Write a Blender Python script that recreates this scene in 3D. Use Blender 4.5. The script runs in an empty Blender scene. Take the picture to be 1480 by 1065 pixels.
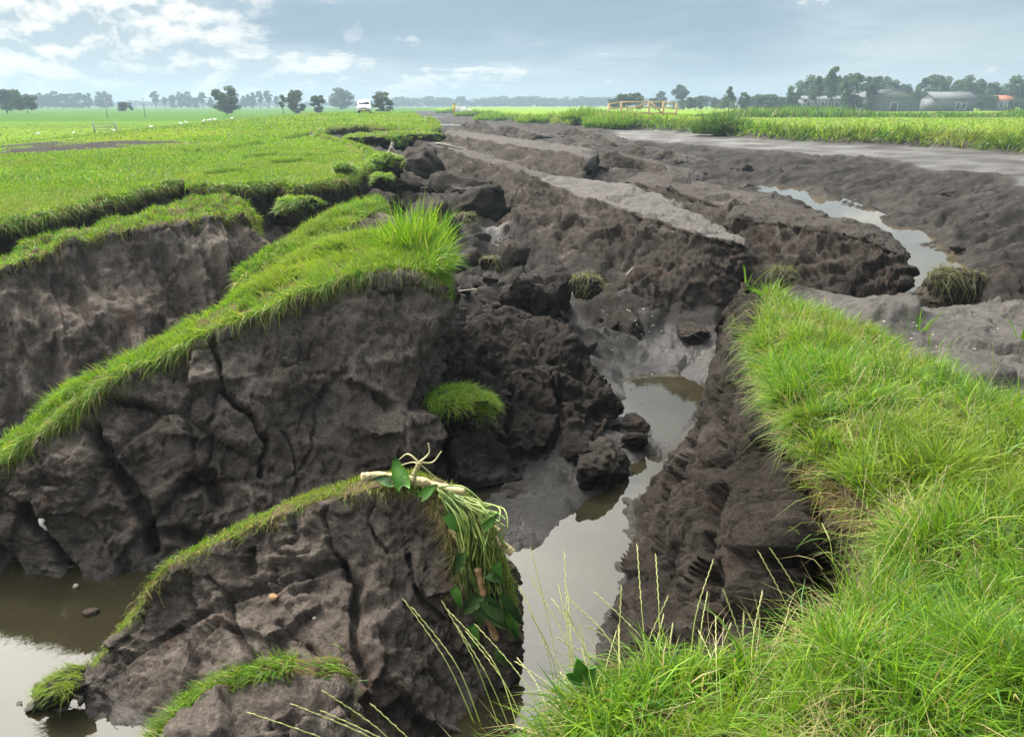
import bpy, math, random
import numpy as np
from math import radians, sin, cos, pi

random.seed(7)
RNG = np.random.default_rng(11)
scene = bpy.context.scene
COL = scene.collection

# ------------------------------------------------------------------ camera
CAM_Z = 1.65
PITCH = radians(19.6)
FPX = 1069.0            # focal length in photograph pixels (1480 wide)
cam_data = bpy.data.cameras.new('camera')
cam_data.sensor_width = 36.0
cam_data.lens = 36.0 * FPX / 1480.0
cam_data.clip_start = 0.05
cam_data.clip_end = 20000
cam = bpy.data.objects.new('camera', cam_data)
COL.objects.link(cam)
cam.location = (0, 0, CAM_Z)
cam.rotation_euler = (pi / 2 - PITCH, 0, 0)
scene.camera = cam

# ------------------------------------------------------------------ render settings
scene.render.engine = 'CYCLES'
scene.cycles.use_denoising = True
scene.cycles.max_bounces = 5
scene.cycles.diffuse_bounces = 2
scene.cycles.glossy_bounces = 3
scene.cycles.transmission_bounces = 3
scene.cycles.transparent_max_bounces = 6
scene.cycles.volume_bounces = 0
scene.cycles.use_adaptive_sampling = True
scene.view_settings.view_transform = 'Standard'
scene.view_settings.look = 'None'
scene.view_settings.gamma = 1.0
scene.view_settings.use_curve_mapping = False
scene.view_settings.exposure = 1.2

# ------------------------------------------------------------------ sun and sky
SUN_AZ = radians(-46)     # left of the view direction (+Y)
SUN_EL = radians(48)
SUN_DIR = np.array([sin(SUN_AZ) * cos(SUN_EL), cos(SUN_AZ) * cos(SUN_EL), sin(SUN_EL)])
sl = bpy.data.lights.new('sun', 'SUN')
sl.energy = 2.8
sl.angle = radians(10)
sl.color = (1.0, 0.95, 0.86)
sun = bpy.data.objects.new('sun', sl)
COL.objects.link(sun)
sun.rotation_euler = (pi / 2 - SUN_EL, 0, pi - SUN_AZ)
sun.location = (0, 0, 30)


def nd(nt, typ, **kw):
    n = nt.nodes.new(typ)
    for k, v in kw.items():
        if k == 'inp':
            for kk, vv in v.items():
                n.inputs[kk].default_value = vv
        else:
            setattr(n, k, v)
    return n


def math_n(nt, op, a, b=None, c=None, clamp=False):
    n = nt.nodes.new('ShaderNodeMath')
    n.operation = op
    n.use_clamp = clamp
    for i, x in enumerate((a, b, c)):
        if x is None:
            continue
        if isinstance(x, (int, float)):
            n.inputs[i].default_value = x
        else:
            nt.links.new(x, n.inputs[i])
    return n.outputs[0]


def vmath(nt, op, a, b=None):
    n = nt.nodes.new('ShaderNodeVectorMath')
    n.operation = op
    for i, x in enumerate((a, b)):
        if x is None:
            continue
        if isinstance(x, (tuple, list)):
            n.inputs[i].default_value = x
        else:
            nt.links.new(x, n.inputs[i])
    return n


def mixc(nt, fac, a, b, blend='MIX'):
    n = nt.nodes.new('ShaderNodeMix')
    n.data_type = 'RGBA'
    n.blend_type = blend
    for s, x in ((n.inputs['Factor'], fac), (n.inputs['A'], a), (n.inputs['B'], b)):
        pass
    sock = [n.inputs[0], n.inputs[6], n.inputs[7]]
    for s, x in zip(sock, (fac, a, b)):
        if isinstance(x, (int, float)):
            s.default_value = x
        elif isinstance(x, tuple):
            s.default_value = (*x[:3], 1.0)
        else:
            nt.links.new(x, s)
    return n.outputs[2]


def maprange(nt, v, a, b, c=0.0, d=1.0, smooth=True):
    n = nt.nodes.new('ShaderNodeMapRange')
    n.interpolation_type = 'SMOOTHSTEP' if smooth else 'LINEAR'
    nt.links.new(v, n.inputs[0])
    for i, x in enumerate((a, b, c, d)):
        n.inputs[i + 1].default_value = x
    return n.outputs[0]


def noise_n(nt, vec, scale, detail=4.0, rough=0.55, dist=0.0, lac=2.0):
    n = nt.nodes.new('ShaderNodeTexNoise')
    n.inputs['Scale'].default_value = scale
    n.inputs['Detail'].default_value = detail
    n.inputs['Roughness'].default_value = rough
    n.inputs['Distortion'].default_value = dist
    n.inputs['Lacunarity'].default_value = lac
    if vec is not None:
        nt.links.new(vec, n.inputs['Vector'])
    return n.outputs[0]


def build_world():
    w = bpy.data.worlds.new('World')
    scene.world = w
    w.use_nodes = True
    nt = w.node_tree
    nt.nodes.clear()
    out = nt.nodes.new('ShaderNodeOutputWorld')
    bg = nt.nodes.new('ShaderNodeBackground')
    sky = nt.nodes.new('ShaderNodeTexSky')
    sky.sky_type = 'NISHITA'
    sky.sun_disc = False
    sky.sun_elevation = SUN_EL
    sky.sun_rotation = SUN_AZ % (2 * pi)
    sky.altitude = 0
    sky.air_density = 1.0
    sky.dust_density = 2.5
    sky.ozone_density = 1.0
    tc = nt.nodes.new('ShaderNodeTexCoord')
    d = vmath(nt, 'NORMALIZE', tc.outputs['Generated']).outputs[0]
    sep = nt.nodes.new('ShaderNodeSeparateXYZ')
    nt.links.new(d, sep.inputs[0])
    z = sep.outputs[2]
    el = math_n(nt, 'MAXIMUM', z, 0.0)
    # cumulus bank: lumpy noise, lit from the sun side
    p = vmath(nt, 'MULTIPLY', d, (1.0, 1.0, 1.7)).outputs[0]
    off = vmath(nt, 'ADD', p, (-0.010, 0.0, 0.020)).outputs[0]
    nA = noise_n(nt, p, 11.0, 10.0, 0.58, 0.25)
    nB = noise_n(nt, off, 11.0, 10.0, 0.58, 0.25)
    lit = math_n(nt, 'MULTIPLY_ADD', math_n(nt, 'SUBTRACT', nA, nB), 9.0, 0.46, clamp=True)
    # flat layer high up, in perspective
    den = math_n(nt, 'ADD', el, 0.10)
    dn = nt.nodes.new('ShaderNodeVectorMath')
    dn.operation = 'DIVIDE'
    nt.links.new(d, dn.inputs[0])
    cb = nt.nodes.new('ShaderNodeCombineXYZ')
    for i in range(3):
        nt.links.new(den, cb.inputs[i])
    nt.links.new(cb.outputs[0], dn.inputs[1])
    nL = noise_n(nt, dn.outputs[0], 0.42, 7.0, 0.55, 0.2)
    nW = noise_n(nt, dn.outputs[0], 0.9, 8.0, 0.62, 0.4)
    sd = vmath(nt, 'DOT_PRODUCT', d, tuple(SUN_DIR)).outputs['Value']
    leftside = maprange(nt, sep.outputs[0], 0.25, -0.35)
    skyc = mixc(nt, 1.0, sky.outputs[0], (0.05, 0.05, 0.05), 'MULTIPLY')
    # grey-blue cloud sheet
    grey = mixc(nt, maprange(nt, nL, 0.36, 0.66), (0.165, 0.222, 0.272), (0.315, 0.362, 0.382))
    bump = vmath(nt, 'DISTANCE', vmath(nt, 'MULTIPLY', d, (0.45, 1.0, 1.8)).outputs[0], (0.005, 0.985, 0.20)).outputs['Value']
    darkblob = maprange(nt, math_n(nt, 'ADD', bump, math_n(nt, 'MULTIPLY_ADD', nW, 0.45, -0.225)), 0.07, 0.21, 1.0, 0.0)
    haze = maprange(nt, el, 0.0, 0.085, 1.0, 0.0)
    base = mixc(nt, 0.85, skyc, grey)
    # white cumulus where noise is high
    cov = math_n(nt, 'ADD', nA, math_n(nt, 'MULTIPLY_ADD', leftside, 0.31, -0.12))
    cov = math_n(nt, 'SUBTRACT', cov, math_n(nt, 'MULTIPLY', darkblob, 0.25))
    cmask = maprange(nt, cov, 0.46, 0.53)
    ccol = mixc(nt, lit, (0.220, 0.270, 0.295), (0.54, 0.52, 0.485))
    c1 = mixc(nt, math_n(nt, 'MULTIPLY', cmask, 0.9), base, ccol)
    c2 = mixc(nt, math_n(nt, 'MULTIPLY', darkblob, 0.80), c1, mixc(nt, nW, (0.100, 0.155, 0.208), (0.170, 0.228, 0.275)))
    # an overcast sky is brighter towards the zenith, and the sun glows through it
    c2 = mixc(nt, 1.0, c2, mixc(nt, maprange(nt, el, 0.12, 0.9, smooth=False), (1.0, 1.0, 1.0), (2.3, 2.2, 2.1)), 'MULTIPLY')
    glow = maprange(nt, math_n(nt, 'ADD', sd, math_n(nt, 'MULTIPLY_ADD', nW, 0.30, -0.15)), 0.58, 1.02)
    glow = math_n(nt, 'MULTIPLY', glow, maprange(nt, el, 0.14, 0.42))
    bright = mixc(nt, glow, c2, (4.6, 4.4, 4.05))
    c3 = mixc(nt, math_n(nt, 'MULTIPLY', haze, 0.42), bright, (0.335, 0.385, 0.395))
    nt.links.new(c3, bg.inputs[0])
    bg.inputs[1].default_value = 1.0
    nt.links.new(bg.outputs[0], out.inputs[0])


build_world()

# ------------------------------------------------------------------ pixel rays -> places
ST, CT = sin(PITCH), cos(PITCH)


def ray(px, py):
    dx = (px - 740.0) / FPX
    dy = (532.5 - py) / FPX
    return np.array([dx, CT + dy * ST, -ST + dy * CT])


def at(px, py, y):
    r = ray(px, py)
    t = y / r[1]
    return np.array([r[0] * t, y, CAM_Z + r[2] * t])


def atz(px, py, z):
    r = ray(px, py)
    t = (z - CAM_Z) / r[2]
    return np.array([r[0] * t, r[1] * t, z])


# ------------------------------------------------------------------ numpy noise
def _hash(ix, iy, iz, seed):
    h = (ix.astype(np.uint32) * np.uint32(374761393) + iy.astype(np.uint32) * np.uint32(668265263)
         + iz.astype(np.uint32) * np.uint32(2147483647) + np.uint32((seed * 974711 + 12345) & 0xffffffff))
    h = (h ^ (h >> np.uint32(13))) * np.uint32(1274126177)
    h = (h ^ (h >> np.uint32(15))) * np.uint32(2246822519)
    return h ^ (h >> np.uint32(14))


_G = RNG.normal(size=(256, 3))
_G /= np.linalg.norm(_G, axis=1)[:, None]
_G = _G.astype(np.float32)


def perlin(P, seed=0):
    P = np.asarray(P, dtype=np.float32)
    I = np.floor(P).astype(np.int64)
    F = P - I
    W = F * F * F * (F * (F * 6 - 15) + 10)
    res = np.zeros(len(P), dtype=np.float32)
    for cx in (0, 1):
        wx = W[:, 0] if cx else 1 - W[:, 0]
        for cy in (0, 1):
            wy = W[:, 1] if cy else 1 - W[:, 1]
            for cz in (0, 1):
                wz = W[:, 2] if cz else 1 - W[:, 2]
                g = _G[_hash(I[:, 0] + cx, I[:, 1] + cy, I[:, 2] + cz, seed) & np.uint32(255)]
                dd = (F[:, 0] - cx) * g[:, 0] + (F[:, 1] - cy) * g[:, 1] + (F[:, 2] - cz) * g[:, 2]
                res += wx * wy * wz * dd
    return res * 1.5


def fbm(P, octv=4, seed=0, gain=0.5, ridged=False):
    P = np.asarray(P, dtype=np.float32)
    r = np.zeros(len(P), dtype=np.float32)
    a = 1.0
    for o in range(octv):
        n = perlin(P * (2.03 ** o) + o * 17.3, seed + o)
        if ridged:
            n = 1 - 2 * np.abs(n)
        r += a * n
        a *= gain
    return r


def worley(P, seed=0):
    """F1, F2 and a random number of the nearest cell"""
    P = np.asarray(P, dtype=np.float32)
    I = np.floor(P).astype(np.int64)
    f1 = np.full(len(P), 9.0, dtype=np.float32)
    f2 = f1.copy()
    rid = np.zeros(len(P), dtype=np.float32)
    gx = np.zeros((len(P), 3), dtype=np.float32)
    for ox in (-1, 0, 1):
        for oy in (-1, 0, 1):
            for oz in (-1, 0, 1):
                c = I + np.array([ox, oy, oz])
                h = _hash(c[:, 0], c[:, 1], c[:, 2], seed)
                q = np.stack([(h & np.uint32(1023)), ((h >> np.uint32(10)) & np.uint32(1023)),
                              ((h >> np.uint32(20)) & np.uint32(1023))], 1).astype(np.float32) / 1023.0
                dv = P - (c + q)
                dd = np.sqrt((dv * dv).sum(1))
                near = dd < f1
                f2 = np.where(near, f1, np.minimum(f2, dd))
                rid = np.where(near, (h % np.uint32(997)).astype(np.float32) / 997.0, rid)
                gx[near] = dv[near]
                f1 = np.where(near, dd, f1)
    return f1, f2, rid, gx


def sstep(a, b, x):
    t = np.clip((x - a) / (b - a), 0, 1)
    return t * t * (3 - 2 * t)


def chunk(P, freq, seed, gr=0.12):
    """broken-soil relief: flat fracture facets, with thin cracks between some of them"""
    Pw = P * freq + 0.30 * np.stack([perlin(P * freq * 0.9 + 5, seed + 3), perlin(P * freq * 0.9 + 9, seed + 4),
                                     perlin(P * freq * 0.9 + 13, seed + 5)], 1)
    f1, f2, rid, g = worley(Pw, seed)
    ang = rid * 6.283
    tilt = g[:, 0] * np.cos(ang) + g[:, 1] * np.sin(ang) + g[:, 2] * np.cos(ang * 3.7)
    groove = 1 - sstep(0.0, 0.09, f2 - f1)
    groove = groove * sstep(-0.1, 0.35, perlin(P * freq * 0.45 + 21, seed + 8))
    return (rid - 0.5) * 0.5 + tilt * 0.85 - groove * gr


def soil_relief(P, seed=0, coarse=0.20, ch=0.14, fine=0.035, freq=2.2, streak=None):
    P = np.asarray(P, dtype=np.float32)
    m1 = 0.35 + 0.65 * sstep(-0.35, 0.45, perlin(P * 0.8 + 17, seed + 90))
    m2 = sstep(-0.25, 0.5, perlin(P * 1.7 + 47, seed + 91))
    d = coarse * fbm(P * 0.9, 4, seed)
    d += ch * 0.9 * m1 * chunk(P, freq * 0.6, seed + 20, 0.22)
    d += ch * 0.45 * m2 * chunk(P + 7.7, freq * 1.9, seed + 40, 0.25)
    d += ch * 0.13 * chunk(P + 3.7, freq * 5.0, seed + 50, 0.3)
    rough = 0.5 + sstep(-0.2, 0.5, perlin(P * 2.3 + 27, seed + 92))
    d += fine * 1.15 * rough * fbm(P * 8.0, 4, seed + 60, 0.68)
    d += fine * 0.35 * fbm(P * np.array([4.0, 4.0, 6.5], dtype=np.float32), 3, seed + 66, 0.6, True) * m2
    if streak is not None:
        sdir, samp, sfreq = streak
        sdir = np.array(sdir, dtype=np.float32)
        sdir /= np.linalg.norm(sdir)
        along = P @ sdir
        Q = P - 0.86 * along[:, None] * sdir[None, :]
        d += samp * fbm(Q * sfreq, 3, seed + 80, 0.55)
    return d


# ------------------------------------------------------------------ mesh helpers
def mk_mesh(name, verts, quads=None, tris=None, attrs=None, cols=None, smooth=True):
    verts = np.asarray(verts, dtype=np.float32)
    me = bpy.data.meshes.new(name)
    nq = 0 if quads is None else len(quads)
    ntr = 0 if tris is None else len(tris)
    me.vertices.add(len(verts))
    me.vertices.foreach_set('co', verts.ravel())
    idx = []
    starts = []
    if nq:
        idx.append(np.asarray(quads, dtype=np.int32).ravel())
        starts.append(np.arange(nq, dtype=np.int32) * 4)
    if ntr:
        idx.append(np.asarray(tris, dtype=np.int32).ravel())
        starts.append(nq * 4 + np.arange(ntr, dtype=np.int32) * 3)
    idx = np.concatenate(idx)
    starts = np.concatenate(starts)
    me.loops.add(len(idx))
    me.loops.foreach_set('vertex_index', idx)
    me.polygons.add(len(starts))
    me.polygons.foreach_set('loop_start', starts)
    if smooth:
        me.polygons.foreach_set('use_smooth', np.ones(len(starts), dtype=bool))
    for k, v in (attrs or {}).items():
        a = me.attributes.new(k, 'FLOAT', 'POINT')
        a.data.foreach_set('value', np.asarray(v, dtype=np.float32))
    for k, v in (cols or {}).items():
        a = me.attributes.new(k, 'FLOAT_COLOR', 'POINT')
        v = np.asarray(v, dtype=np.float32)
        if v.shape[1] == 3:
            v = np.concatenate([v, np.ones((len(v), 1), np.float32)], 1)
        a.data.foreach_set('color', v.ravel())
    me.update(calc_edges=True)
    me.validate()
    return me


def link(name, me, mat=None, parent=None, loc=None):
    o = bpy.data.objects.new(name, me)
    COL.objects.link(o)
    if mat is not None and me is not None:
        if len(me.materials) == 0:
            me.materials.append(mat)
    if parent is not None:
        o.parent = parent
        # children carry world coordinates: undo the parent's place
        o.location = [-c for c in parent.location] if loc is None else loc
    elif loc is not None:
        o.location = loc
    return o


def tag(o, label=None, cat=None, group=None, kind=None):
    if label:
        o['label'] = label
    if cat:
        o['category'] = cat
    if group:
        o['group'] = group
    if kind:
        o['kind'] = kind
    return o


def thing(name, label, cat, loc, group=None):
    o = bpy.data.objects.new(name, None)
    COL.objects.link(o)
    o.location = [float(c) for c in loc]
    o.empty_display_size = 0.2
    return tag(o, label, cat, group)


class MB:
    """collects boxes, tubes, polygons into one mesh"""

    def __init__(self):
        self.v = []
        self.q = []
        self.t = []
        self.n = 0

    def add(self, v, q=(), t=()):
        v = np.asarray(v, dtype=np.float32)
        self.v.append(v)
        if len(q):
            self.q.append(np.asarray(q) + self.n)
        if len(t):
            self.t.append(np.asarray(t) + self.n)
        self.n += len(v)
        return self

    def box(self, x0, x1, y0, y1, z0, z1):
        v = [(x, y, z) for z in (z0, z1) for y in (y0, y1) for x in (x0, x1)]
        q = [(0, 2, 3, 1), (4, 5, 7, 6), (0, 1, 5, 4), (2, 6, 7, 3), (0, 4, 6, 2), (1, 3, 7, 5)]
        return self.add(v, q)

    def bar(self, a, b, w, h):
        a = np.array(a, float)
        b = np.array(b, float)
        d = (b - a) / np.linalg.norm(b - a)
        up = np.array([0, 0, 1.0]) if abs(d[2]) < 0.9 else np.array([0, 1.0, 0])
        s = np.cross(d, up)
        s /= np.linalg.norm(s)
        u = np.cross(s, d)
        v = []
        for p in (a, b):
            for (i, j) in ((-1, -1), (1, -1), (1, 1), (-1, 1)):
                v.append(p + s * i * w / 2 + u * j * h / 2)
        q = [(3, 2, 1, 0), (4, 5, 6, 7), (0, 1, 5, 4), (1, 2, 6, 5), (2, 3, 7, 6), (3, 0, 4, 7)]
        return self.add(v, q)

    def tube(self, pts, rad, n=6, cap=True):
        pts = np.asarray(pts, float)
        m = len(pts)
        rad = np.broadcast_to(np.asarray(rad, float), (m,))
        T = np.gradient(pts, axis=0)
        T /= np.linalg.norm(T, axis=1)[:, None] + 1e-9
        ref = np.array([0.31, 0.17, 0.93])
        v = []
        for i in range(m):
            s = np.cross(T[i], ref)
            s /= np.linalg.norm(s) + 1e-9
            u = np.cross(T[i], s)
            for k in range(n):
                a = 2 * pi * k / n
                v.append(pts[i] + rad[i] * (cos(a) * s + sin(a) * u))
        q = []
        for i in range(m - 1):
            for k in range(n):
                k2 = (k + 1) % n
                q.append((i * n + k, i * n + k2, (i + 1) * n + k2, (i + 1) * n + k))
        t = []
        if cap:
            v.append(pts[0])
            v.append(pts[-1])
            for k in range(n):
                k2 = (k + 1) % n
                t.append((m * n, k2, k))
                t.append((m * n + 1, (m - 1) * n + k, (m - 1) * n + k2))
        return self.add(v, q, t)

    def mesh(self, name, smooth=False, cols=None):
        v = np.concatenate(self.v)
        q = np.concatenate(self.q) if self.q else None
        t = np.concatenate(self.t) if self.t else None
        return mk_mesh(name, v, q, t, smooth=smooth, cols=cols)


# ------------------------------------------------------------------ materials
def new_mat(name):
    m = bpy.data.materials.new(name)
    m.use_nodes = True
    nt = m.node_tree
    nt.nodes.clear()
    out = nt.nodes.new('ShaderNodeOutputMaterial')
    return m, nt, out


def principled(nt, out, **inp):
    b = nt.nodes.new('ShaderNodeBsdfPrincipled')
    for k, v in inp.items():
        b.inputs[k].default_value = v
    nt.links.new(b.outputs[0], out.inputs[0])
    return b


def attr(nt, name):
    a = nt.nodes.new('ShaderNodeAttribute')
    a.attribute_name = name
    return a


def soil_material(name, dark, mid, light, rust=0.25, bump=1.0, grass_ground=False):
    m, nt, out = new_mat(name)
    b = principled(nt, out)
    g = nt.nodes.new('ShaderNodeNewGeometry')
    pos = g.outputs['Position']
    n1 = noise_n(nt, pos, 1.3, 7.0, 0.62, 0.4)
    n2 = noise_n(nt, pos, 9.0, 9.0, 0.72, 0.8)
    n3 = noise_n(nt, pos, 48.0, 7.0, 0.78, 0.3)
    nr = noise_n(nt, pos, 2.1, 5.0, 0.6, 1.2)
    f = math_n(nt, 'ADD', math_n(nt, 'MULTIPLY', n1, 0.55), math_n(nt, 'MULTIPLY', n2, 0.45))
    c = mixc(nt, maprange(nt, f, 0.33, 0.56), dark, mid)
    c = mixc(nt, maprange(nt, f, 0.52, 0.72), c, light)
    c = mixc(nt, math_n(nt, 'MULTIPLY', maprange(nt, nr, 0.56, 0.70), rust), c, (0.105, 0.052, 0.034))
    spk = maprange(nt, n3, 0.66, 0.76)
    grit = maprange(nt, n3, 0.30, 0.70, 0.45, 1.55, False)
    c = mixc(nt, 1.0, c, grit, 'MULTIPLY')
    c = mixc(nt, math_n(nt, 'MULTIPLY', spk, 0.6), c, (0.24, 0.21, 0.185))
    dry = attr(nt, 'dry').outputs['Fac']
    dryn = math_n(nt, 'MULTIPLY', dry, maprange(nt, n2, 0.25, 0.60, 0.55, 1.0), clamp=True)
    c = mixc(nt, dryn, c, mixc(nt, n2, (0.080, 0.074, 0.069), (0.175, 0.164, 0.155)))
    sod = attr(nt, 'sod').outputs['Fac']
    sodn = maprange(nt, math_n(nt, 'ADD', sod, math_n(nt, 'MULTIPLY_ADD', n2, 0.9, -0.45)), 0.42, 0.62)
    c = mixc(nt, math_n(nt, 'MULTIPLY', sodn, 0.8), c, mixc(nt, n3, (0.055, 0.036, 0.018), (0.23, 0.165, 0.085)))
    wet = attr(nt, 'wet').outputs['Fac']
    c = mixc(nt, math_n(nt, 'MULTIPLY', wet, 0.55), c, (0.028, 0.025, 0.024))
    if grass_ground:
        gm = attr(nt, 'grass').outputs['Fac']
        sh = attr(nt, 'shade').outputs['Fac']
        ng = noise_n(nt, pos, 0.35, 6.0, 0.6, 0.5)
        ng2 = noise_n(nt, pos, 5.0, 5.0, 0.7, 0.3)
        gc = mixc(nt, maprange(nt, ng2, 0.3, 0.7), (0.034, 0.078, 0.010), (0.078, 0.155, 0.020))
        gc = mixc(nt, maprange(nt, ng, 0.56, 0.78), gc, (0.17, 0.20, 0.050))
        gc = mixc(nt, sh, gc, mixc(nt, ng2, (0.125, 0.205, 0.015), (0.175, 0.250, 0.026)))
        gmm = math_n(nt, 'ADD', gm, math_n(nt, 'MULTIPLY_ADD', ng2, 0.5, -0.25))
        c = mixc(nt, maprange(nt, gmm, 0.40, 0.60), c, gc)
    nt.links.new(c, b.inputs['Base Color'])
    rgh = math_n(nt, 'SUBTRACT', 0.95, math_n(nt, 'MULTIPLY', maprange(nt, wet, 0.35, 0.9), math_n(nt, 'MULTIPLY_ADD', n2, 0.5, 0.30)), clamp=True)
    nt.links.new(rgh, b.inputs['Roughness'])
    spc = maprange(nt, wet, 0.3, 0.9, 0.08, 0.65)
    if grass_ground:
        spc = math_n(nt, 'MULTIPLY', spc, math_n(nt, 'SUBTRACT', 1.0, attr(nt, 'grass').outputs['Fac'], clamp=True))
    nt.links.new(spc, b.inputs['Specular IOR Level'])
    hb = math_n(nt, 'ADD', math_n(nt, 'MULTIPLY', n2, 1.0), math_n(nt, 'MULTIPLY', n3, 0.50))
    bp = nt.nodes.new('ShaderNodeBump')
    bp.inputs['Strength'].default_value = 0.9 * bump
    bp.inputs['Distance'].default_value = 0.085
    nt.links.new(hb, bp.inputs['Height'])
    nt.links.new(bp.outputs[0], b.inputs['Normal'])
    return m


def tint_material(name, trans=0.3, rough=0.55, spec=0.3):
    m, nt, out = new_mat(name)
    a = attr(nt, 'tint').outputs['Color']
    b = nt.nodes.new('ShaderNodeBsdfPrincipled')
    nt.links.new(a, b.inputs['Base Color'])
    b.inputs['Roughness'].default_value = rough
    b.inputs['Specular IOR Level'].default_value = spec
    if trans > 0:
        t = nt.nodes.new('ShaderNodeBsdfTranslucent')
        tcol = mixc(nt, 1.0, a, (1.25, 1.2, 0.75), 'MULTIPLY')
        nt.links.new(tcol, t.inputs['Color'])
        mx = nt.nodes.new('ShaderNodeMixShader')
        mx.inputs[0].default_value = trans
        nt.links.new(b.outputs[0], mx.inputs[1])
        nt.links.new(t.outputs[0], mx.inputs[2])
        nt.links.new(mx.outputs[0], out.inputs[0])
    else:
        nt.links.new(b.outputs[0], out.inputs[0])
    return m


def noisy_mat(name, c1, c2, scale=8.0, rough=0.7, bump=0.0, metal=0.0, stretch=None, spec=0.4, trans=0.0):
    m, nt, out = new_mat(name)
    b = principled(nt, out)
    tc = nt.nodes.new('ShaderNodeTexCoord')
    v = tc.outputs['Object']
    if stretch:
        v = vmath(nt, 'MULTIPLY', v, stretch).outputs[0]
    n = noise_n(nt, v, scale, 5.0, 0.6, 0.2)
    c = mixc(nt, maprange(nt, n, 0.3, 0.7), c1, c2)
    nt.links.new(c, b.inputs['Base Color'])
    b.inputs['Roughness'].default_value = rough
    b.inputs['Metallic'].default_value = metal
    b.inputs['Specular IOR Level'].default_value = spec
    if bump:
        bp = nt.nodes.new('ShaderNodeBump')
        bp.inputs['Strength'].default_value = bump
        bp.inputs['Distance'].default_value = 0.02
        nt.links.new(n, bp.inputs['Height'])
        nt.links.new(bp.outputs[0], b.inputs['Normal'])
    if trans:
        t = nt.nodes.new('ShaderNodeBsdfTranslucent')
        nt.links.new(c, t.inputs['Color'])
        mx = nt.nodes.new('ShaderNodeMixShader')
        mx.inputs[0].default_value = trans
        nt.links.new(b.outputs[0], mx.inputs[1])
        nt.links.new(t.outputs[0], mx.inputs[2])
        nt.links.new(mx.outputs[0], out.inputs[0])
    return m


def water_material(name, body, ripple=0.03, scale=9.0, rough=0.02):
    m, nt, out = new_mat(name)
    b = principled(nt, out)
    g = nt.nodes.new('ShaderNodeNewGeometry')
    n = noise_n(nt, g.outputs['Position'], scale, 3.0, 0.5, 0.3)
    nb = noise_n(nt, g.outputs['Position'], 1.4, 4.0, 0.6, 0.5)
    c = mixc(nt, maprange(nt, nb, 0.35, 0.7), tuple(x * 0.75 for x in body), body)
    nt.links.new(c, b.inputs['Base Color'])
    b.inputs['Roughness'].default_value = rough
    b.inputs['IOR'].default_value = 1.36
    b.inputs['Specular IOR Level'].default_value = 0.8
    bp = nt.nodes.new('ShaderNodeBump')
    bp.inputs['Strength'].default_value = ripple
    bp.inputs['Distance'].default_value = 0.03
    nt.links.new(n, bp.inputs['Height'])
    nt.links.new(bp.outputs[0], b.inputs['Normal'])
    return m


M_SOIL = soil_material('peat_soil', (0.044, 0.036, 0.030), (0.140, 0.117, 0.101), (0.278, 0.245, 0.219), 0.5)
M_PEAT = soil_material('black_peat', (0.017, 0.0145, 0.0125), (0.051, 0.043, 0.037), (0.135, 0.118, 0.103), 0.2)
M_GROUND = soil_material('ground', (0.017, 0.015, 0.0135), (0.042, 0.0375, 0.0335), (0.088, 0.080, 0.074), 0.1, 1.0, True)
M_CLOD = soil_material('wet_black_peat', (0.014, 0.0118, 0.010), (0.039, 0.033, 0.028), (0.100, 0.086, 0.075), 0.15)
M_GRASS = tint_material('grass_blades', 0.42, 0.5, 0.30)
M_LEAF = tint_material('tree_leaves', 0.22, 0.6, 0.25)
M_ROOT = tint_material('dead_roots', 0.1, 0.85, 0.1)
M_BARK = noisy_mat('bark', (0.07, 0.055, 0.042), (0.14, 0.115, 0.09), 3.0, 0.9, 0.4)
M_WATER = water_material('murky_water', (0.024, 0.021, 0.012))
M_STREAM = water_material('stream_water', (0.075, 0.062, 0.038), 0.05, 5.0, 0.03)

# ------------------------------------------------------------------ terrain
WL = -2.0        # water level down in the breach


def zl(x, y):
    """surface of the dike and polder on the left"""
    x = np.asarray(x, float)
    y = np.asarray(y, float)
    zc = np.interp(y, [0, 11, 15, 38, 83, 150, 260], [-.10, 0.0, .20, .52, .72, .45, -.35])
    xc = -3.5 - 0.15 * y
    s = np.maximum(0, (xc - 2) - x)
    k = sstep(2, 26, s)
    return zc - (zc + 0.95) * k


def zr(x, y):
    mound = 0.75 * np.exp(-(((np.asarray(x) - 13.5) / 7.0) ** 2 + ((np.asarray(y) - 76) / 7.0) ** 2))
    return np.interp(y, [0, 20, 60, 120, 300], [.05, .06, .10, -.1, -.35]) + mound


# edge of the standing turf on the left, near to far: (px, py, depth)
LEFT_EDGE = [(-420, 470, 7.6), (-200, 385, 9.2), (0, 326, 11.0), (60, 312, 11.7), (110, 299, 12.4), (170, 283, 13.4), (215, 270, 14.4),
             (262, 262, 15.4), (272, 282, 14.2), (330, 273, 14.7), (365, 276, 14.5), (400, 268, 15.1), (430, 274, 14.6),
             (468, 268, 15.1), (500, 260, 15.8), (506, 246, 17.0), (530, 235, 18.4), (537, 220, 22), (520, 209, 25),
             (490, 203, 28.5), (462, 198, 32), (456, 193, 36.5), (478, 188, 40), (505, 184.5, 43), (540, 184, 43), (560, 189, 40), (585, 193, 38.5),
             (615, 194, 37.5), (628, 183, 46), (618, 174, 62), (604, 166, 90), (598, 160, 150), (600, 156, 290)]
LE = np.array([at(*p) for p in LEFT_EDGE])
LE[:, 2] = zl(LE[:, 0], LE[:, 1])
RIGHT_EDGE = [(2300, 330, -.38), (1750, 250, -.38), (1480, 222, -.38), (1350, 213, -.38), (1200, 206, -.38), (1130, 203, -.38), (1070, 198, -.38), (1000, 192, -.38),
              (935, 188, -.38), (870, 186, -.38), (800, 180, -.38), (750, 175, -.38), (690, 168, -.38), (655, 163, -.38), (622, 157.5, -.38)]
RE = np.array([atz(*p) for p in RIGHT_EDGE])


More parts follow.
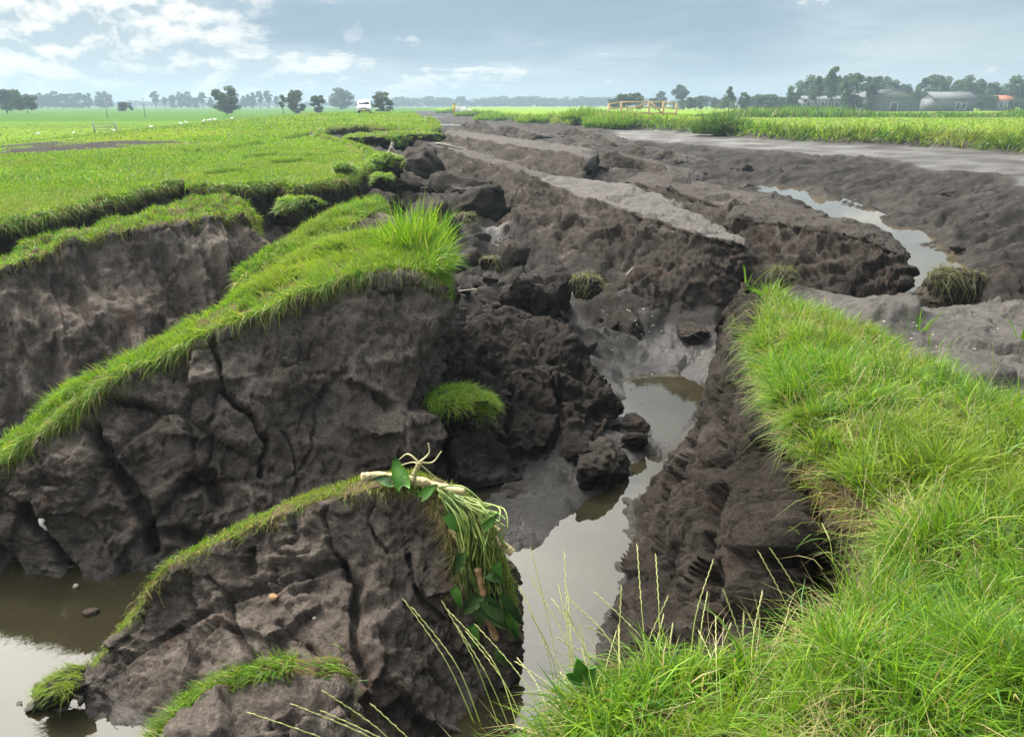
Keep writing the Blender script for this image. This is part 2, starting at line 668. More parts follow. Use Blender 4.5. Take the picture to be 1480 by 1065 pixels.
def seg_dist(x, y, poly):
    d = np.full(x.shape, 1e9)
    for i in range(len(poly) - 1):
        ax, ay = poly[i][:2]
        bx, by = poly[i + 1][:2]
        ex, ey = bx - ax, by - ay
        t = np.clip(((x - ax) * ex + (y - ay) * ey) / (ex * ex + ey * ey + 1e-9), 0, 1)
        d = np.minimum(d, np.hypot(x - ax - t * ex, y - ay - t * ey))
    return d


def inside(x, y, poly):
    c = np.zeros(x.shape, bool)
    n = len(poly)
    for i in range(n):
        x1, y1 = poly[i][:2]
        x2, y2 = poly[(i + 1) % n][:2]
        if y1 == y2:
            continue
        cond = ((y1 > y) != (y2 > y)) & (x < (x2 - x1) * (y - y1) / (y2 - y1) + x1)
        c ^= cond
    return c


LPOLY = [tuple(p[:2]) for p in LE] + [(LE[-1][0] - 40, 9000), (-90000, 9000), (-90000, -10), (LE[0][0] - 3, -10)]
RPOLY = [tuple(p[:2]) for p in RE] + [(RE[-1][0] + 10, 9000), (90000, 9000), (90000, -10), (RE[0][0] + 4, -10)]

CTRL_Z = [
    # lower water bed
    (950, 562, -2.2), (1000, 610, -2.2), (985, 645, -2.2), (925, 712, -2.22), (860, 775, -2.25), (815, 850, -2.3), (800, 950, -2.3), (790, 1050, -2.3),
    (860, 900, -2.25), (905, 570, -2.12), (1010, 570, -2.12), (1060, 580, -2.1), (900, 800, -2.15), (900, 900, -2.15), (950, 750, -2.1),
    (60, 900, -2.3), (60, 1000, -2.3), (150, 885, -2.25), (20, 1080, -2.3), (-150, 950, -2.3), (-150, 870, -2.15), (120, 860, -2.12), (250, 900, -2.2), (400, 900, -2.2),
    (500, 1000, -2.2), (650, 1000, -2.2), (730, 1000, -2.15), (600, 1200, -2.2), (300, 1200, -2.2), (900, 1200, -2.1), (1000, 1000, -2.1),
    # mud beach
    (755, 730, -1.93), (820, 735, -1.96), (700, 745, -1.92), (740, 765, -1.94), (765, 778, -1.95), (870, 705, -1.97), (905, 680, -1.96), (945, 615, -1.97), (930, 655, -1.99), (890, 560, -1.93),
    # heap
    (650, 640, -1.87), (700, 690, -2.00), (620, 570, -1.65), (690, 510, -1.43), (780, 495, -1.37), (850, 570, -1.77), (865, 675, -2.00), (820, 620, -1.77), (740, 600, -1.73),
    (620, 690, -1.85), (560, 640, -1.8), (450, 700, -1.9), (300, 750, -2.0),
    # grey mud slope
    (900, 530, -1.90), (1020, 532, -1.93), (950, 485, -1.78), (1000, 445, -1.52), (890, 445, -1.50), (1040, 410, -1.28), (960, 420, -1.34), (860, 480, -1.60),
    # middle
    (700, 420, -1.22), (800, 425, -1.32), (640, 440, -1.35), (700, 345, -1.12), (720, 320, -1.08), (690, 365, -1.16), (600, 330, -.95), (650, 280, -.86), (580, 290, -.85), (700, 240, -.82), (800, 235, -.85),
    (620, 215, -.72), (600, 235, -.75), (900, 250, -1.0), (1000, 262, -1.1), (1080, 272, -1.34), (1140, 286, -1.46), (1205, 304, -1.52), (1260, 324, -1.55), (1305, 348, -1.58), (1325, 380, -1.65), (1310, 420, -1.7),
    (1400, 380, -1.16), (1480, 400, -1.15), (1480, 360, -1.0), (1400, 340, -1.08), (1300, 318, -1.18), (1200, 288, -1.18), (1100, 262, -1.1), (1000, 245, -.98), (900, 225, -.9), (1600, 400, -.95), (1180, 370, -1.2), (1050, 330, -1.1),
    # slope and shelf on the right
    (1480, 266, -.52), (1620, 290, -.52), (1350, 243, -.52), (1200, 221, -.52), (1100, 214, -.52), (1000, 206, -.50), (930, 200, -.5), (870, 196, -.5),
    (1480, 226, -.42), (1700, 255, -.42), (1200, 209, -.42), (1000, 194, -.42), (870, 188, -.42),
    (800, 200, -.68), (800, 188, -.5), (750, 184, -.6), (700, 190, -.72), (660, 184, -.98), (640, 172, -.95), (690, 184, -.95), (700, 174, -.6), (625, 164, -.7), (612, 158, -.7),
    (750, 210, -.78), (850, 215, -.82),
    # dried mud behind the near turf bank
    (1120, 425, -.36), (1200, 428, -.38), (1300, 438, -.42), (1400, 445, -.46), (1480, 448, -.5), (1480, 500, -.36), (1480, 570, -.30), (1250, 460, -.34), (1390, 510, -.32), (1600, 500, -.4), (1700, 700, -.4), (1300, 600, -.5),
    (1300, 800, -.7), (1500, 900, -.6), (1200, 1000, -.9), (1150, 600, -1.2),
    # trenches on the left
    (30, 625, -1.68), (-150, 700, -1.8), (330, 445, -1.15), (200, 510, -1.45), (120, 570, -1.6), (430, 400, -1.0),
    (0, 372, -.85), (-200, 440, -.95), (100, 345, -.75), (200, 318, -.65), (270, 300, -.5), (330, 300, -.55), (400, 310, -.68), (450, 310, -.75), (500, 300, -.7), (540, 275, -.62), (560, 250, -.5), (545, 225, -.25), (530, 205, -.1), (500, 196, 0.0), (570, 205, -.1),
    (390, 340, -.7), (470, 335, -.8),
]
CP = np.array([atz(*c) for c in CTRL_Z])


def uv_of(x, y):
    return np.stack([x / y * 1.0, np.log(y)], 1)


_cuv = uv_of(CP[:, 0], CP[:, 1])
_K = np.sqrt(((_cuv[:, None] - _cuv[None]) ** 2).sum(2) + 0.0004)
_A = np.zeros((len(CP) + 1, len(CP) + 1))
_A[:-1, :-1] = _K - 0.004 * np.eye(len(CP))
_A[-1, :-1] = 1
_A[:-1, -1] = 1
_w = np.linalg.solve(_A, np.concatenate([CP[:, 2], [0]]))


def base_z(x, y):
    uv = uv_of(np.asarray(x, float), np.maximum(np.asarray(y, float), 0.3))
    out = np.empty(len(uv))
    for i in range(0, len(uv), 20000):
        q = uv[i:i + 20000]
        k = np.sqrt(((q[:, None] - _cuv[None]) ** 2).sum(2) + 0.0004)
        out[i:i + 20000] = k @ _w[:-1] + _w[-1]
    return np.clip(out, -2.5, -0.05)


def px_of(x, y, z):
    """photograph pixel of a place (used to find features listed above)"""
    zz = z - CAM_Z
    fwd = y * CT - zz * ST
    up = y * ST + zz * CT
    return 740 + FPX * x / fwd, 532.5 - FPX * up / fwd


LAWN_CRACKS = [[(355, 226), (400, 222), (440, 224), (500, 219)], [(300, 250), (340, 246), (380, 249)], [(268, 217), (284, 219), (292, 216)], [(330, 212), (352, 210)], [(360, 208), (382, 206)], [(414, 199), (432, 196), (452, 192)], [(395, 234), (440, 231), (470, 236)]]


STREAM = [(1075, 268, 1125, 268), (1105, 276, 1165, 278), (1135, 285, 1210, 294), (1170, 297, 1240, 306), (1205, 309, 1275, 320), (1240, 322, 1305, 336), (1270, 338, 1340, 352),
       (1280, 360, 1365, 370), (1280, 385, 1365, 390), (1275, 410, 1345, 408), (1270, 425, 1340, 420)]


def build_ground():
    nu, nv = 600, 600
    u = np.linspace(-1.1, 1.1, nu)
    u = np.concatenate([[-25, -8, -3.5, -2.2, -1.5], u, [1.5, 2.2, 3.5, 8, 25]])
    v = np.linspace(math.log(1.6), math.log(150), nv)
    v = np.concatenate([v, np.linspace(math.log(160), math.log(6000), 40)])
    U, V = np.meshgrid(u, v)
    Yg = np.exp(V).ravel()
    Xg = (U.ravel() * Yg)
    b = base_z(np.clip(U.ravel(), -1.25, 1.25) * Yg, Yg)
    inL = inside(Xg, Yg, LPOLY)
    inR = inside(Xg, Yg, RPOLY)
    wob = 0.25 * fbm(np.stack([Xg * .9, Yg * .9, Xg * 0], 1), 3, 5) * np.clip(Yg / 14, 0.3, 1)
    dL = seg_dist(Xg, Yg, LE) * np.where(inL, 1, -1) + wob * 0.35
    dR = seg_dist(Xg, Yg, RE) * np.where(inR, 1, -1) + wob
    far = sstep(250, 330, Yg)
    kL = np.maximum(sstep(-0.12, 0.06, dL), far * (Xg < -20))
    kR = np.maximum(sstep(-0.5, 0.25, dR), far)
    h = b.copy()
    P2 = np.stack([Xg, Yg, np.zeros_like(Xg)], 1)
    # loose mud relief, strongest in the channel
    mud = (1 - kL) * (1 - kR)
    pxs, pys = px_of(Xg, Yg, b)
    rside = sstep(860, 900, pxs) * (Yg > 13) * (dR < 0.5) * (pys < 420)
    shelf = sstep(-0.66, -0.54, b) * rside               # smooth drying shelf beside the right bank
    slope = sstep(-1.32, -1.05, b) * (1 - shelf) * rside * sstep(980, 1080, pxs + (300 - pys) * 2.0)
    heap = np.exp(-(((pxs - 740) / 150) ** 2 + ((pys - 580) / 120) ** 2))
    jumble = np.exp(-(((pxs - 660) / 170) ** 2 + ((pys - 300) / 130) ** 2))
    flat = np.exp(-(((pxs - 790) / 90) ** 2 + ((pys - 740) / 50) ** 2)) + np.exp(-(((pxs - 950) / 90) ** 2 + ((pys - 600) / 60) ** 2))
    flat = np.clip(flat, 0, 1)
    drym = sstep(1060, 1110, pxs) * sstep(418, 428, pys) * (1 - sstep(700, 800, pys)) * (Yg < 9.5)
    amp = mud * (0.55 + 0.45 * heap + 0.45 * jumble) * (1 - 0.8 * shelf) * (1 - 0.55 * slope) * (1 - 0.75 * flat) * (1 - 0.3 * drym) * np.clip(1.4 - Yg / 90, 0.5, 1.3)
    r = 0.20 * fbm(P2 * 0.75, 4, 31) + 0.22 * chunk(P2, 1.1, 33, 0.3) + 0.09 * chunk(P2, 3.4, 36, 0.3) + 0.04 * fbm(P2 * 7, 4, 39, 0.6)
    h += amp * r
    # slumped ridges along the channel
    ang = radians(13)
    a1 = Xg * cos(ang) + Yg * sin(ang)
    a2 = -Xg * sin(ang) + Yg * cos(ang)
    rid = fbm(np.stack([a1 * 0.65, a2 * 0.16, a1 * 0], 1), 4, 71, 0.55, True)
    h += mud * 0.17 * rid * sstep(12, 18, Yg) * (1 - shelf) * (1 - slope)
    # diagonal drag marks on the right slope
    sd1 = (Xg * 0.90 + Yg * 0.43)
    sd2 = (-Xg * 0.43 + Yg * 0.90)
    h += mud * slope * (0.20 * fbm(np.stack([sd1 * 0.22, sd2 * 1.2, sd1 * 0], 1), 4, 74, 0.6) + 0.12 * fbm(np.stack([sd1 * 0.7, sd2 * 3.4, sd1 * 0], 1), 4, 75, 0.65))
    h += mud * shelf * 0.02 * fbm(P2 * 1.1, 3, 78)
    # the stream keeps its bed open
    sx = np.array([atz((a + c_) / 2, (b_ + d_) / 2, -1.25) for a, b_, c_, d_ in STREAM])
    sdist = seg_dist(Xg, Yg, sx) + 0.45 * fbm(P2 * 0.6, 3, 83)
    sk = 1 - sstep(0.15, 0.95, sdist)
    h = h * (1 - sk) + np.minimum(h, -1.38) * sk
    zL = zl(Xg, Yg) + 0.05 * fbm(P2 * 0.35, 3, 50) * (Yg < 200)
    zL = np.where(Yg > 260, -0.35 - 0.6 * (Xg < -60), zL)
    zR = zr(Xg, Yg) + 0.03 * fbm(P2 * 0.4, 3, 55)
    h = h * (1 - kR) + zR * kR
    h = h * (1 - kL) + zL * kL
    h = np.where(far > 0.5, np.minimum(h, 0.0), h)
    # bare muddy patch and puddle out on the polder
    ppx, ppy = px_of(Xg, Yg, h)
    nz = 0.5 * fbm(P2 * 0.25, 3, 91)
    pval = ((ppx - 85) / 125) ** 2 + ((ppy - 213 + (ppx - 85) * 0.035) / 6.5) ** 2 + 2.4 * fbm(P2 * np.array([0.12, 0.35, 0]), 4, 91, 0.6)
    psoft = sstep(0.35, 1.5, pval)
    patch = (pval < 0.9) & inL & (Yg > 20) & (Yg < 90)
    pz = inL & (Yg > 20) & (Yg < 90)
    grass = np.clip(np.maximum(sstep(-0.05, 0.05, dL), sstep(0.0, 0.3, dR)), 0, 1)
    grass = np.maximum(grass, far)
    for poly in LAWN_CRACKS:
        ck = (1 - sstep(1.0, 2.6, seg_dist(ppx + 3 * fbm(P2 * 0.8, 2, 92), ppy, poly))) * inL * (Yg > 15) * (Yg < 60)
        h = h - 0.40 * ck
        grass = grass * (1 - np.clip(ck * 2, 0, 1))
    grass = np.where(pz, np.minimum(grass, 0.30 + 0.7 * psoft), grass)
    dry = np.clip(shelf * 0.30 + drym * 0.75 + 0.12 * sstep(0.05, 0.4, fbm(P2 * 0.6 + 9, 3, 96)) * (1 - slope), 0, 1) * mud
    wet = np.clip(1 - sstep(-1.98, -1.45, h + 0.08 * fbm(P2 * 1.5, 3, 95)), 0, 1)
    wet = np.maximum(wet, 0.75 * np.exp(-(((pxs - 715) / 35) ** 2 + ((pys - 345) / 28) ** 2)))
    wet = np.maximum(wet, 0.55 * sstep(-0.1, 0.35, fbm(P2 * 0.5, 4, 97)) * mud * (1 - drym) * (Yg < 13))
    wet = np.maximum(wet, np.where(patch, 0.35, 0))
    wet = np.maximum(wet, 0.34 * slope)
    wet = np.maximum(wet, (0.62 + 0.25 * fbm(P2 * 0.5, 3, 99)) * shelf)
    wet *= np.maximum(mud, patch)
    # brighter mown strip on the polder and the mown meadow on the right
    shade = np.where(inR & (dR > 1.5 + 0.0 * Xg), 0.85, 0.0)
    shade = np.where(inL & (Yg < 130), 0.32, shade)
    strip = (ppy > 186 - 0.0 * ppx) & (ppy < 222 - ppx * 0.085) & inL & (ppx < 330) & ~patch & (Yg > 25)
    shade = np.where(strip, 0.75, shade)
    verts = np.stack([Xg, Yg, h], 1)
    W, H = len(u), len(v)
    i = np.arange(H - 1)[:, None] * W + np.arange(W - 1)[None]
    quads = np.stack([i, i + 1, i + W + 1, i + W], 2).reshape(-1, 4)
    n0 = len(verts)
    back = np.array([[-9000, -9000, -.7], [9000, -9000, -.7], [9000, 1.6, -.7], [-9000, 1.6, -.7]])
    verts = np.concatenate([verts, back])
    quads = np.concatenate([quads, [[n0, n0 + 1, n0 + 2, n0 + 3]]])
    ex = lambda a, val=0: np.concatenate([a, np.full(4, val)])
    me = mk_mesh('ground', verts, quads, attrs=dict(dry=ex(dry), wet=ex(wet), grass=ex(grass, 1), shade=ex(shade)))
    o = link('ground', me, M_GROUND)
    tag(o, 'slumped dark peat channel between green fields', None, None, 'structure')
    return o, (u, v, h.reshape(H, W))


GROUND, (GU, GV, GH) = build_ground()


def ground_z(x, y):
    """height of the finished ground sheet"""
    x = np.atleast_1d(np.asarray(x, float))
    y = np.maximum(np.atleast_1d(np.asarray(y, float)), 1.61)
    uu = x / y
    vv = np.log(y)
    iu = np.clip(np.searchsorted(GU, uu) - 1, 0, len(GU) - 2)
    iv = np.clip(np.searchsorted(GV, vv) - 1, 0, len(GV) - 2)
    fu = np.clip((uu - GU[iu]) / (GU[iu + 1] - GU[iu]), 0, 1)
    fv = np.clip((vv - GV[iv]) / (GV[iv + 1] - GV[iv]), 0, 1)
    a = GH[iv, iu] * (1 - fu) + GH[iv, iu + 1] * fu
    b = GH[iv + 1, iu] * (1 - fu) + GH[iv + 1, iu + 1] * fu
    return a * (1 - fv) + b * fv


# ------------------------------------------------------------------ water
def flat_poly(name, pts, mat, label):
    c = np.mean(pts, axis=0)
    v = np.concatenate([pts, [c]])
    n = len(pts)
    t = [(i, (i + 1) % n, n) for i in range(n)]
    o = link(name, mk_mesh(name, v, None, np.array(t), smooth=False), mat)
    tag(o, label, None, None, 'structure')
    return o


flat_poly('water', np.array([(-9, 2.2, WL), (3.2, 2.2, WL), (3.2, 11, WL), (-1, 11, WL), (-1.5, 7.2, WL), (-9, 7.2, WL)]), M_WATER,
          'murky water standing in the breach between the earth blocks')
_sv = []
for i, (ax, ay, bx, by) in enumerate(STREAM):
    z = -1.20 - 0.012 * i if i < 8 else -1.29
    _sv += [atz(ax - 30, ay, z), atz(bx + 30, by, z)]
_sq = [(2 * i, 2 * i + 1, 2 * i + 3, 2 * i + 2) for i in range(len(STREAM) - 1)]
tag(link('stream', mk_mesh('stream', np.array(_sv), np.array(_sq)), M_STREAM), 'shallow brown stream curving along the foot of the right mud slope', None, None, 'structure')
_pf = [atz(px, py, -.70) for px, py in ((585, 162), (640, 170), (680, 178), (740, 186), (715, 191), (660, 186), (615, 176), (580, 166))]
flat_poly('puddle', np.array(_pf), M_STREAM, 'shallow pale water lying in the far end of the channel')


# ------------------------------------------------------------------ lofted earth blocks
def catmull(P, n, tension=1.0):
    """resample rows of P (m, ...) to n rows"""
    m = len(P)
    s = np.linspace(0, m - 1, n)
    i = np.clip(s.astype(int), 0, m - 2)
    f = (s - i).reshape((-1,) + (1,) * (P.ndim - 1))
    p0 = P[np.maximum(i - 1, 0)]
    p1 = P[i]
    p2 = P[i + 1]
    p3 = P[np.minimum(i + 2, m - 1)]
    cr = 0.5 * ((2 * p1) + (-p0 + p2) * f + (2 * p0 - 5 * p1 + 4 * p2 - p3) * f ** 2 + (-p0 + 3 * p1 - 3 * p2 + p3) * f ** 3)
    ln = p1 + (p2 - p1) * f
    return cr * tension + ln * (1 - tension)


def grid_normals(G):
    du = np.gradient(G, axis=1)
    dv = np.gradient(G, axis=0)
    n = np.cross(du, dv)
    return n / (np.linalg.norm(n, axis=2, keepdims=True) + 1e-9)


def arc_resample(sec, n):
    """profile control points -> n points, even in arc length, with the knot parameters"""
    sec = np.asarray(sec, float)
    dense = catmull(sec, 24 * len(sec), 0.45)
    L = np.concatenate([[0], np.cumsum(np.linalg.norm(np.diff(dense, axis=0), axis=1))])
    s = np.linspace(0, L[-1], n)
    out = np.stack([np.interp(s, L, dense[:, k]) for k in range(3)], 1)
    kn = np.linspace(0, len(sec) - 1, len(dense))
    knot = np.interp(s, L, kn)
    return out, knot


def loft(sections, nu, nv, relief, cracks=(), seed=0, outward=None, cap=True, edge_keep=None):
    """sections: list of profiles (each K points). Returns grid G (nu, nv, 3), knot (nu, nv)"""
    S = np.array(sections, float)               # (m, K, 3)
    if cap:
        c0 = S[0].mean(0)
        c1 = S[-1].mean(0)
        e0 = S[0] * 0.25 + c0 * 0.75 + (S[0] - S[1]).mean(0) * 0.10
        e1 = S[-1] * 0.25 + c1 * 0.75 + (S[-1] - S[-2]).mean(0) * 0.10
        S = np.concatenate([[e0], S, [e1]])
    Sd = catmull(S, nu, 0.8)                    # (nu, K, 3)
    G = np.empty((nu, nv, 3))
    K = np.empty((nu, nv))
    for i in range(nu):
        G[i], K[i] = arc_resample(Sd[i], nv)
    N = grid_normals(G)
    if outward is not None:
        ref = np.asarray(outward, float)
        if (N.reshape(-1, 3) @ ref).mean() < 0:
            N = -N
    d = relief(G.reshape(-1, 3)).reshape(nu, nv)
    if edge_keep is not None:
        d = d * edge_keep(K)
    if cracks:
        V = (G + N * d[..., None]).reshape(-1, 3)
        V = V + 0.04 * np.stack([perlin(V * 6 + 3, 5), perlin(V * 6 + 8, 6), perlin(V * 6 + 11, 7)], 1)
        qx, qy = px_of(V[:, 0], V[:, 1], V[:, 2])
        face = (K.ravel() > 2.02)
        for (poly, width, depth) in cracks:           # lines on the face, listed as they run on it; width, depth in metres
            dist = seg_dist(qx, qy, poly) if len(poly) > 1 else np.hypot(qx - poly[0][0], qy - poly[0][1])
            dist = dist * V[:, 1] / (FPX * 0.9)
            d = d - (depth * face * (1 - sstep(width * 0.25, width, dist))).reshape(nu, nv)
    G = G + N * d[..., None]
    return G, K, N


def grid_mesh(name, G, attrs=None):
    nu, nv = G.shape[:2]
    i = np.arange(nu - 1)[:, None] * nv + np.arange(nv - 1)[None]
    q = np.stack([i, i + nv, i + nv + 1, i + 1], 2).reshape(-1, 4)
    return mk_mesh(name, G.reshape(-1, 3), q, attrs={k: np.asarray(v).ravel() for k, v in (attrs or {}).items()})


def sample_grid(G, weight, n, rng):
    """n random points on grid cells chosen by area x weight; returns points and normals"""
    a = G[:-1, :-1]
    b = G[1:, :-1]
    c = G[1:, 1:]
    d = G[:-1, 1:]
    cr = np.cross(c - a, d - b)
    area = np.linalg.norm(cr, axis=2) / 2
    nrm = cr / (2 * area[..., None] + 1e-9)
    nrm = np.where(nrm[..., 2:3] < 0, -nrm, nrm)
    w = (weight[:-1, :-1] * area).ravel()
    if w.sum() <= 0:
        return np.zeros((0, 3)), np.zeros((0, 3))
    idx = rng.choice(len(w), n, p=w / w.sum())
    s = rng.random((n, 1))
    t = rng.random((n, 1))
    A, B, C, D = (m.reshape(-1, 3)[idx] for m in (a, b, c, d))
    P = A * (1 - s) * (1 - t) + B * s * (1 - t) + C * s * t + D * (1 - s) * t
    return P, nrm.reshape(-1, 3)[idx]


# ------------------------------------------------------------------ grass blades
GREENS = np.array([(0.078, 0.182, 0.010), (0.122, 0.235, 0.013), (0.180, 0.275, 0.020), (0.046, 0.122, 0.014), (0.062, 0.155, 0.032), (0.31, 0.26, 0.12)])


def blade_colors(n, rng, probs=(0.30, 0.28, 0.18, 0.12, 0.06, 0.06), gain=1.0, P=None):
    k = rng.choice(len(GREENS), n, p=np.array(probs) / np.sum(probs))
    c = GREENS[k] * rng.uniform(0.75, 1.25, (n, 1)) * gain
    if P is not None:
        v = fbm(P * 1.3, 3, 123)
        c = c * (1 + 0.25 * v[:, None])
        yel = np.clip(fbm(P * 0.7 + 40, 2, 133) * 1.0, 0, 0.4)[:, None]
        c = c * (1 - yel) + yel * np.array([0.19, 0.235, 0.025]) * gain
    return np.clip(c, 0.01, 0.9)


def blades_arrays(P, N, L, W, rng, lean=None, bend=0.5, upw=0.6, seg=3, cols=None):
    n = len(P)
    z = np.array([0, 0, 1.0])
    up = N * (1 - upw) + z * upw + rng.normal(size=(n, 3)) * 0.22
    if lean is not None:
        up = up + lean * 0.35
    up /= np.linalg.norm(up, axis=1)[:, None]
    ang = rng.random(n) * 2 * pi
    rd = np.stack([np.cos(ang), np.sin(ang), np.zeros(n)], 1)
    bd = rd * 0.7 + (lean if lean is not None else 0)
    bd = bd - (bd * up).sum(1)[:, None] * up
    bd /= np.linalg.norm(bd, axis=1)[:, None] + 1e-6
    side = np.cross(up, rd + 0.01)
    side /= np.linalg.norm(side, axis=1)[:, None] + 1e-6
    bn = (bend * rng.uniform(0.4, 1.5, n))[:, None]
    ts = np.linspace(0, 1, seg + 1)
    L = np.asarray(L).reshape(-1, 1) * np.ones((n, 1))
    W = np.asarray(W).reshape(-1, 1) * np.ones((n, 1))
    V = []
    for i, t in enumerate(ts):
        p = P + up * L * (t - 0.25 * bn * t * t) + bd * L * bn * t * t - z * L * (bn ** 2) * 0.42 * t ** 3
        if i < seg:
            w = W * 0.5 * (1 - 0.65 * t ** 1.5)
            V += [p - side * w, p + side * w]
        else:
            V.append(p)
    V = np.stack(V, 1)                                    # (n, 2*seg+1, 3)
    k = 2 * seg + 1
    base = (np.arange(n) * k)[:, None]
    q = np.concatenate([base + np.array([[2 * i, 2 * i + 1, 2 * i + 3, 2 * i + 2]]) for i in range(seg - 1)], 0) if seg > 1 else None
    t = base + np.array([[2 * seg - 2, 2 * seg - 1, 2 * seg]])
    if cols is None:
        cols = blade_colors(n, rng)
    C = np.repeat(cols[:, None, :], k, 1)
    return V.reshape(-1, 3), q, t, C.reshape(-1, 3)


def merge(parts):
    v, q, t, c = [], [], [], []
    n = 0
    for (a, b, d, e) in parts:
        v.append(a)
        c.append(e)
        if b is not None:
            q.append(b + n)
        if d is not None:
            t.append(d + n)
        n += len(a)
    return np.concatenate(v), (np.concatenate(q) if q else None), (np.concatenate(t) if t else None), np.concatenate(c)


def grass_object(name, parts, parent=None, label=None, mat=None):
    v, q, t, c = merge(parts)
    me = mk_mesh(name, v, q, t, cols=dict(tint=c))
    o = link(name, me, mat or M_GRASS, parent)
    o['kind'] = 'stuff'
    if label:
        o['label'] = label
    return o


def lean_field(P, seed, freq=2.5):
    return np.stack([fbm(P * freq, 2, seed), fbm(P * freq + 31, 2, seed + 9), np.zeros(len(P))], 1) * 1.3


def hanging_roots(edge, n, rng, L=(0.06, 0.22), W=0.004, out=(0, -1, 0)):
    """dead straw and root threads hanging over a turf edge; edge: (m,3) polyline"""
    i = rng.integers(0, len(edge) - 1, n)
    f = rng.random((n, 1))
    P = edge[i] * (1 - f) + edge[i + 1] * f + rng.normal(size=(n, 3)) * 0.02
    out = np.array(out, float)
    N = np.tile(out, (n, 1)) + rng.normal(size=(n, 3)) * 0.5
    N[:, 2] -= 0.5
    N /= np.linalg.norm(N, axis=1)[:, None]
    cols = np.array([(0.30, 0.25, 0.13), (0.20, 0.15, 0.08), (0.13, 0.10, 0.06), (0.22, 0.25, 0.06)])[rng.integers(0, 4, n)]
    return blades_arrays(P, N, rng.uniform(*L, n), np.full(n, W), rng, None, 0.9, 0.0, 2, cols)


def prof(back_foot, back_top, crest, foot, mids=((0.35, 0.05), (0.7, 0.0)), face=(0, -1, 0.0)):
    """profile: back foot, back top, crest, then face points pushed outwards, then foot"""
    c = np.array(crest, float)
    f = np.array(foot, float)
    fc = np.array(face, float)
    pts = [back_foot, back_top, crest]
    for t, o in mids:
        pts.append(c * (1 - t) + f * t + fc * o)
    pts.append(f)
    return [np.array(p, float) for p in pts]


def earth_block(name, label, cat, sections, nu, nv, relief, mat, cracks=(), turf_knots=None, grass=None, seed=0, dryf=None, wetf=None,
                outward=(0, -1, 0.6), cap=True, roots=None, crest_knot=2, group=None, keep=0.25):
    rng = np.random.default_rng(100 + seed)
    kt = turf_knots

    def ek(K):
        if kt is None:
            return np.ones_like(K)
        # the turf surface keeps its shape, the bare faces break up
        m = sstep(kt[0] - 0.25, kt[0], K) * (1 - sstep(kt[1], kt[1] + 0.15, K))
        return 1 - (1 - keep) * m
    G, K, N = loft(sections, nu, nv, relief, cracks, seed, outward, cap, ek)
    low = G.reshape(-1, 3)
    root = thing(name, label, cat, (low[:, 0].mean(), low[:, 1].mean(), low[:, 2].min()), group)
    dry = np.zeros(K.shape) if dryf is None else dryf(K, G)
    wet = 0.9 * (1 - sstep(WL - 0.02, WL + 0.22, G[..., 2])) if wetf is None else wetf(K, G)
    sod = np.zeros(K.shape)
    if grass:
        sod = sstep(kt[0] - 0.1, kt[0], K) * (1 - sstep(kt[1] + 0.02, kt[1] + grass.get('sod', 0.22), K))
    me = grid_mesh('soil', G, dict(dry=dry, wet=wet, sod=sod))
    link('soil', me, mat, root)
    parts = []
    if grass:
        w = sstep(kt[0] - 0.05, kt[0] + 0.05, K) * (1 - sstep(kt[1] - 0.02, kt[1] + 0.05, K))
        if 'weight' in grass:
            w = w * grass['weight'](K, G)
        w = w * (0.12 + 0.88 * sstep(-0.45, 0.05, fbm(G.reshape(-1, 3) * 3.0, 3, 300 + seed).reshape(K.shape)))
        P, Nn = sample_grid(G, w, grass['n'], rng)
        ln = lean_field(P, 60 + seed) + np.array(grass.get('lean', (0, -0.3, 0)))
        L = rng.uniform(grass['L'][0], grass['L'][1], len(P)) * (1 + 0.35 * fbm(P * 3, 2, 77))
        cols = blade_colors(len(P), rng, grass.get('probs', (0.30, 0.28, 0.18, 0.12, 0.06, 0.06)), grass.get('gain', 1.0), P)
        parts.append(blades_arrays(P, Nn, L, rng.uniform(0.7, 1.3, len(P)) * grass['W'], rng, ln, grass.get('bend', 0.5), grass.get('upw', 0.5), grass.get('seg', 2), cols))
        # overhanging fringe on the crest
        ci = np.argmin(np.abs(K - kt[1]), axis=1)
        edge = G[np.arange(nu), ci]
        e0, e1 = int(nu * 0.04), int(nu * 0.96)
        edge = edge[e0:e1]
        if grass.get('fringe', 0):
            n = grass['fringe']
            i = rng.integers(0, len(edge) - 1, n)
            f = rng.random((n, 1))
            Pe = edge[i] * (1 - f) + edge[i + 1] * f + rng.normal(size=(n, 3)) * 0.025
            Ne = np.tile(np.array(grass.get('fdir', (0, -0.7, 0.6))), (n, 1)) + rng.normal(size=(n, 3)) * 0.3
            le = np.tile(np.array(grass.get('fdir', (0, -0.7, 0.6))) * np.array([1.5, 1.5, 0]), (n, 1))
            colsf = blade_colors(n, rng, grass.get('fprobs', (0.22, 0.25, 0.2, 0.10, 0.05, 0.18)), grass.get('gain', 1.0))
            parts.append(blades_arrays(Pe, Ne, rng.uniform(grass['L'][0], grass['L'][1] * 1.15, n), rng.uniform(0.7, 1.3, n) * grass['W'], rng, le, 0.9, 0.25, 3, colsf))
        if parts:
            grass_object('turf', parts, root)
        if roots:
            rt = hanging_roots(edge - np.array([0, 0, 0.02]), roots['n'], rng, roots.get('L', (0.06, 0.2)), roots.get('W', 0.004), roots.get('out', (0, -1, 0)))
            grass_object('roots', [rt], root, None, M_ROOT)
    return root, G, K


def down(p, z, dy=0.0, dx=0.0):
    return np.array([p[0] + dx, p[1] + dy, z])


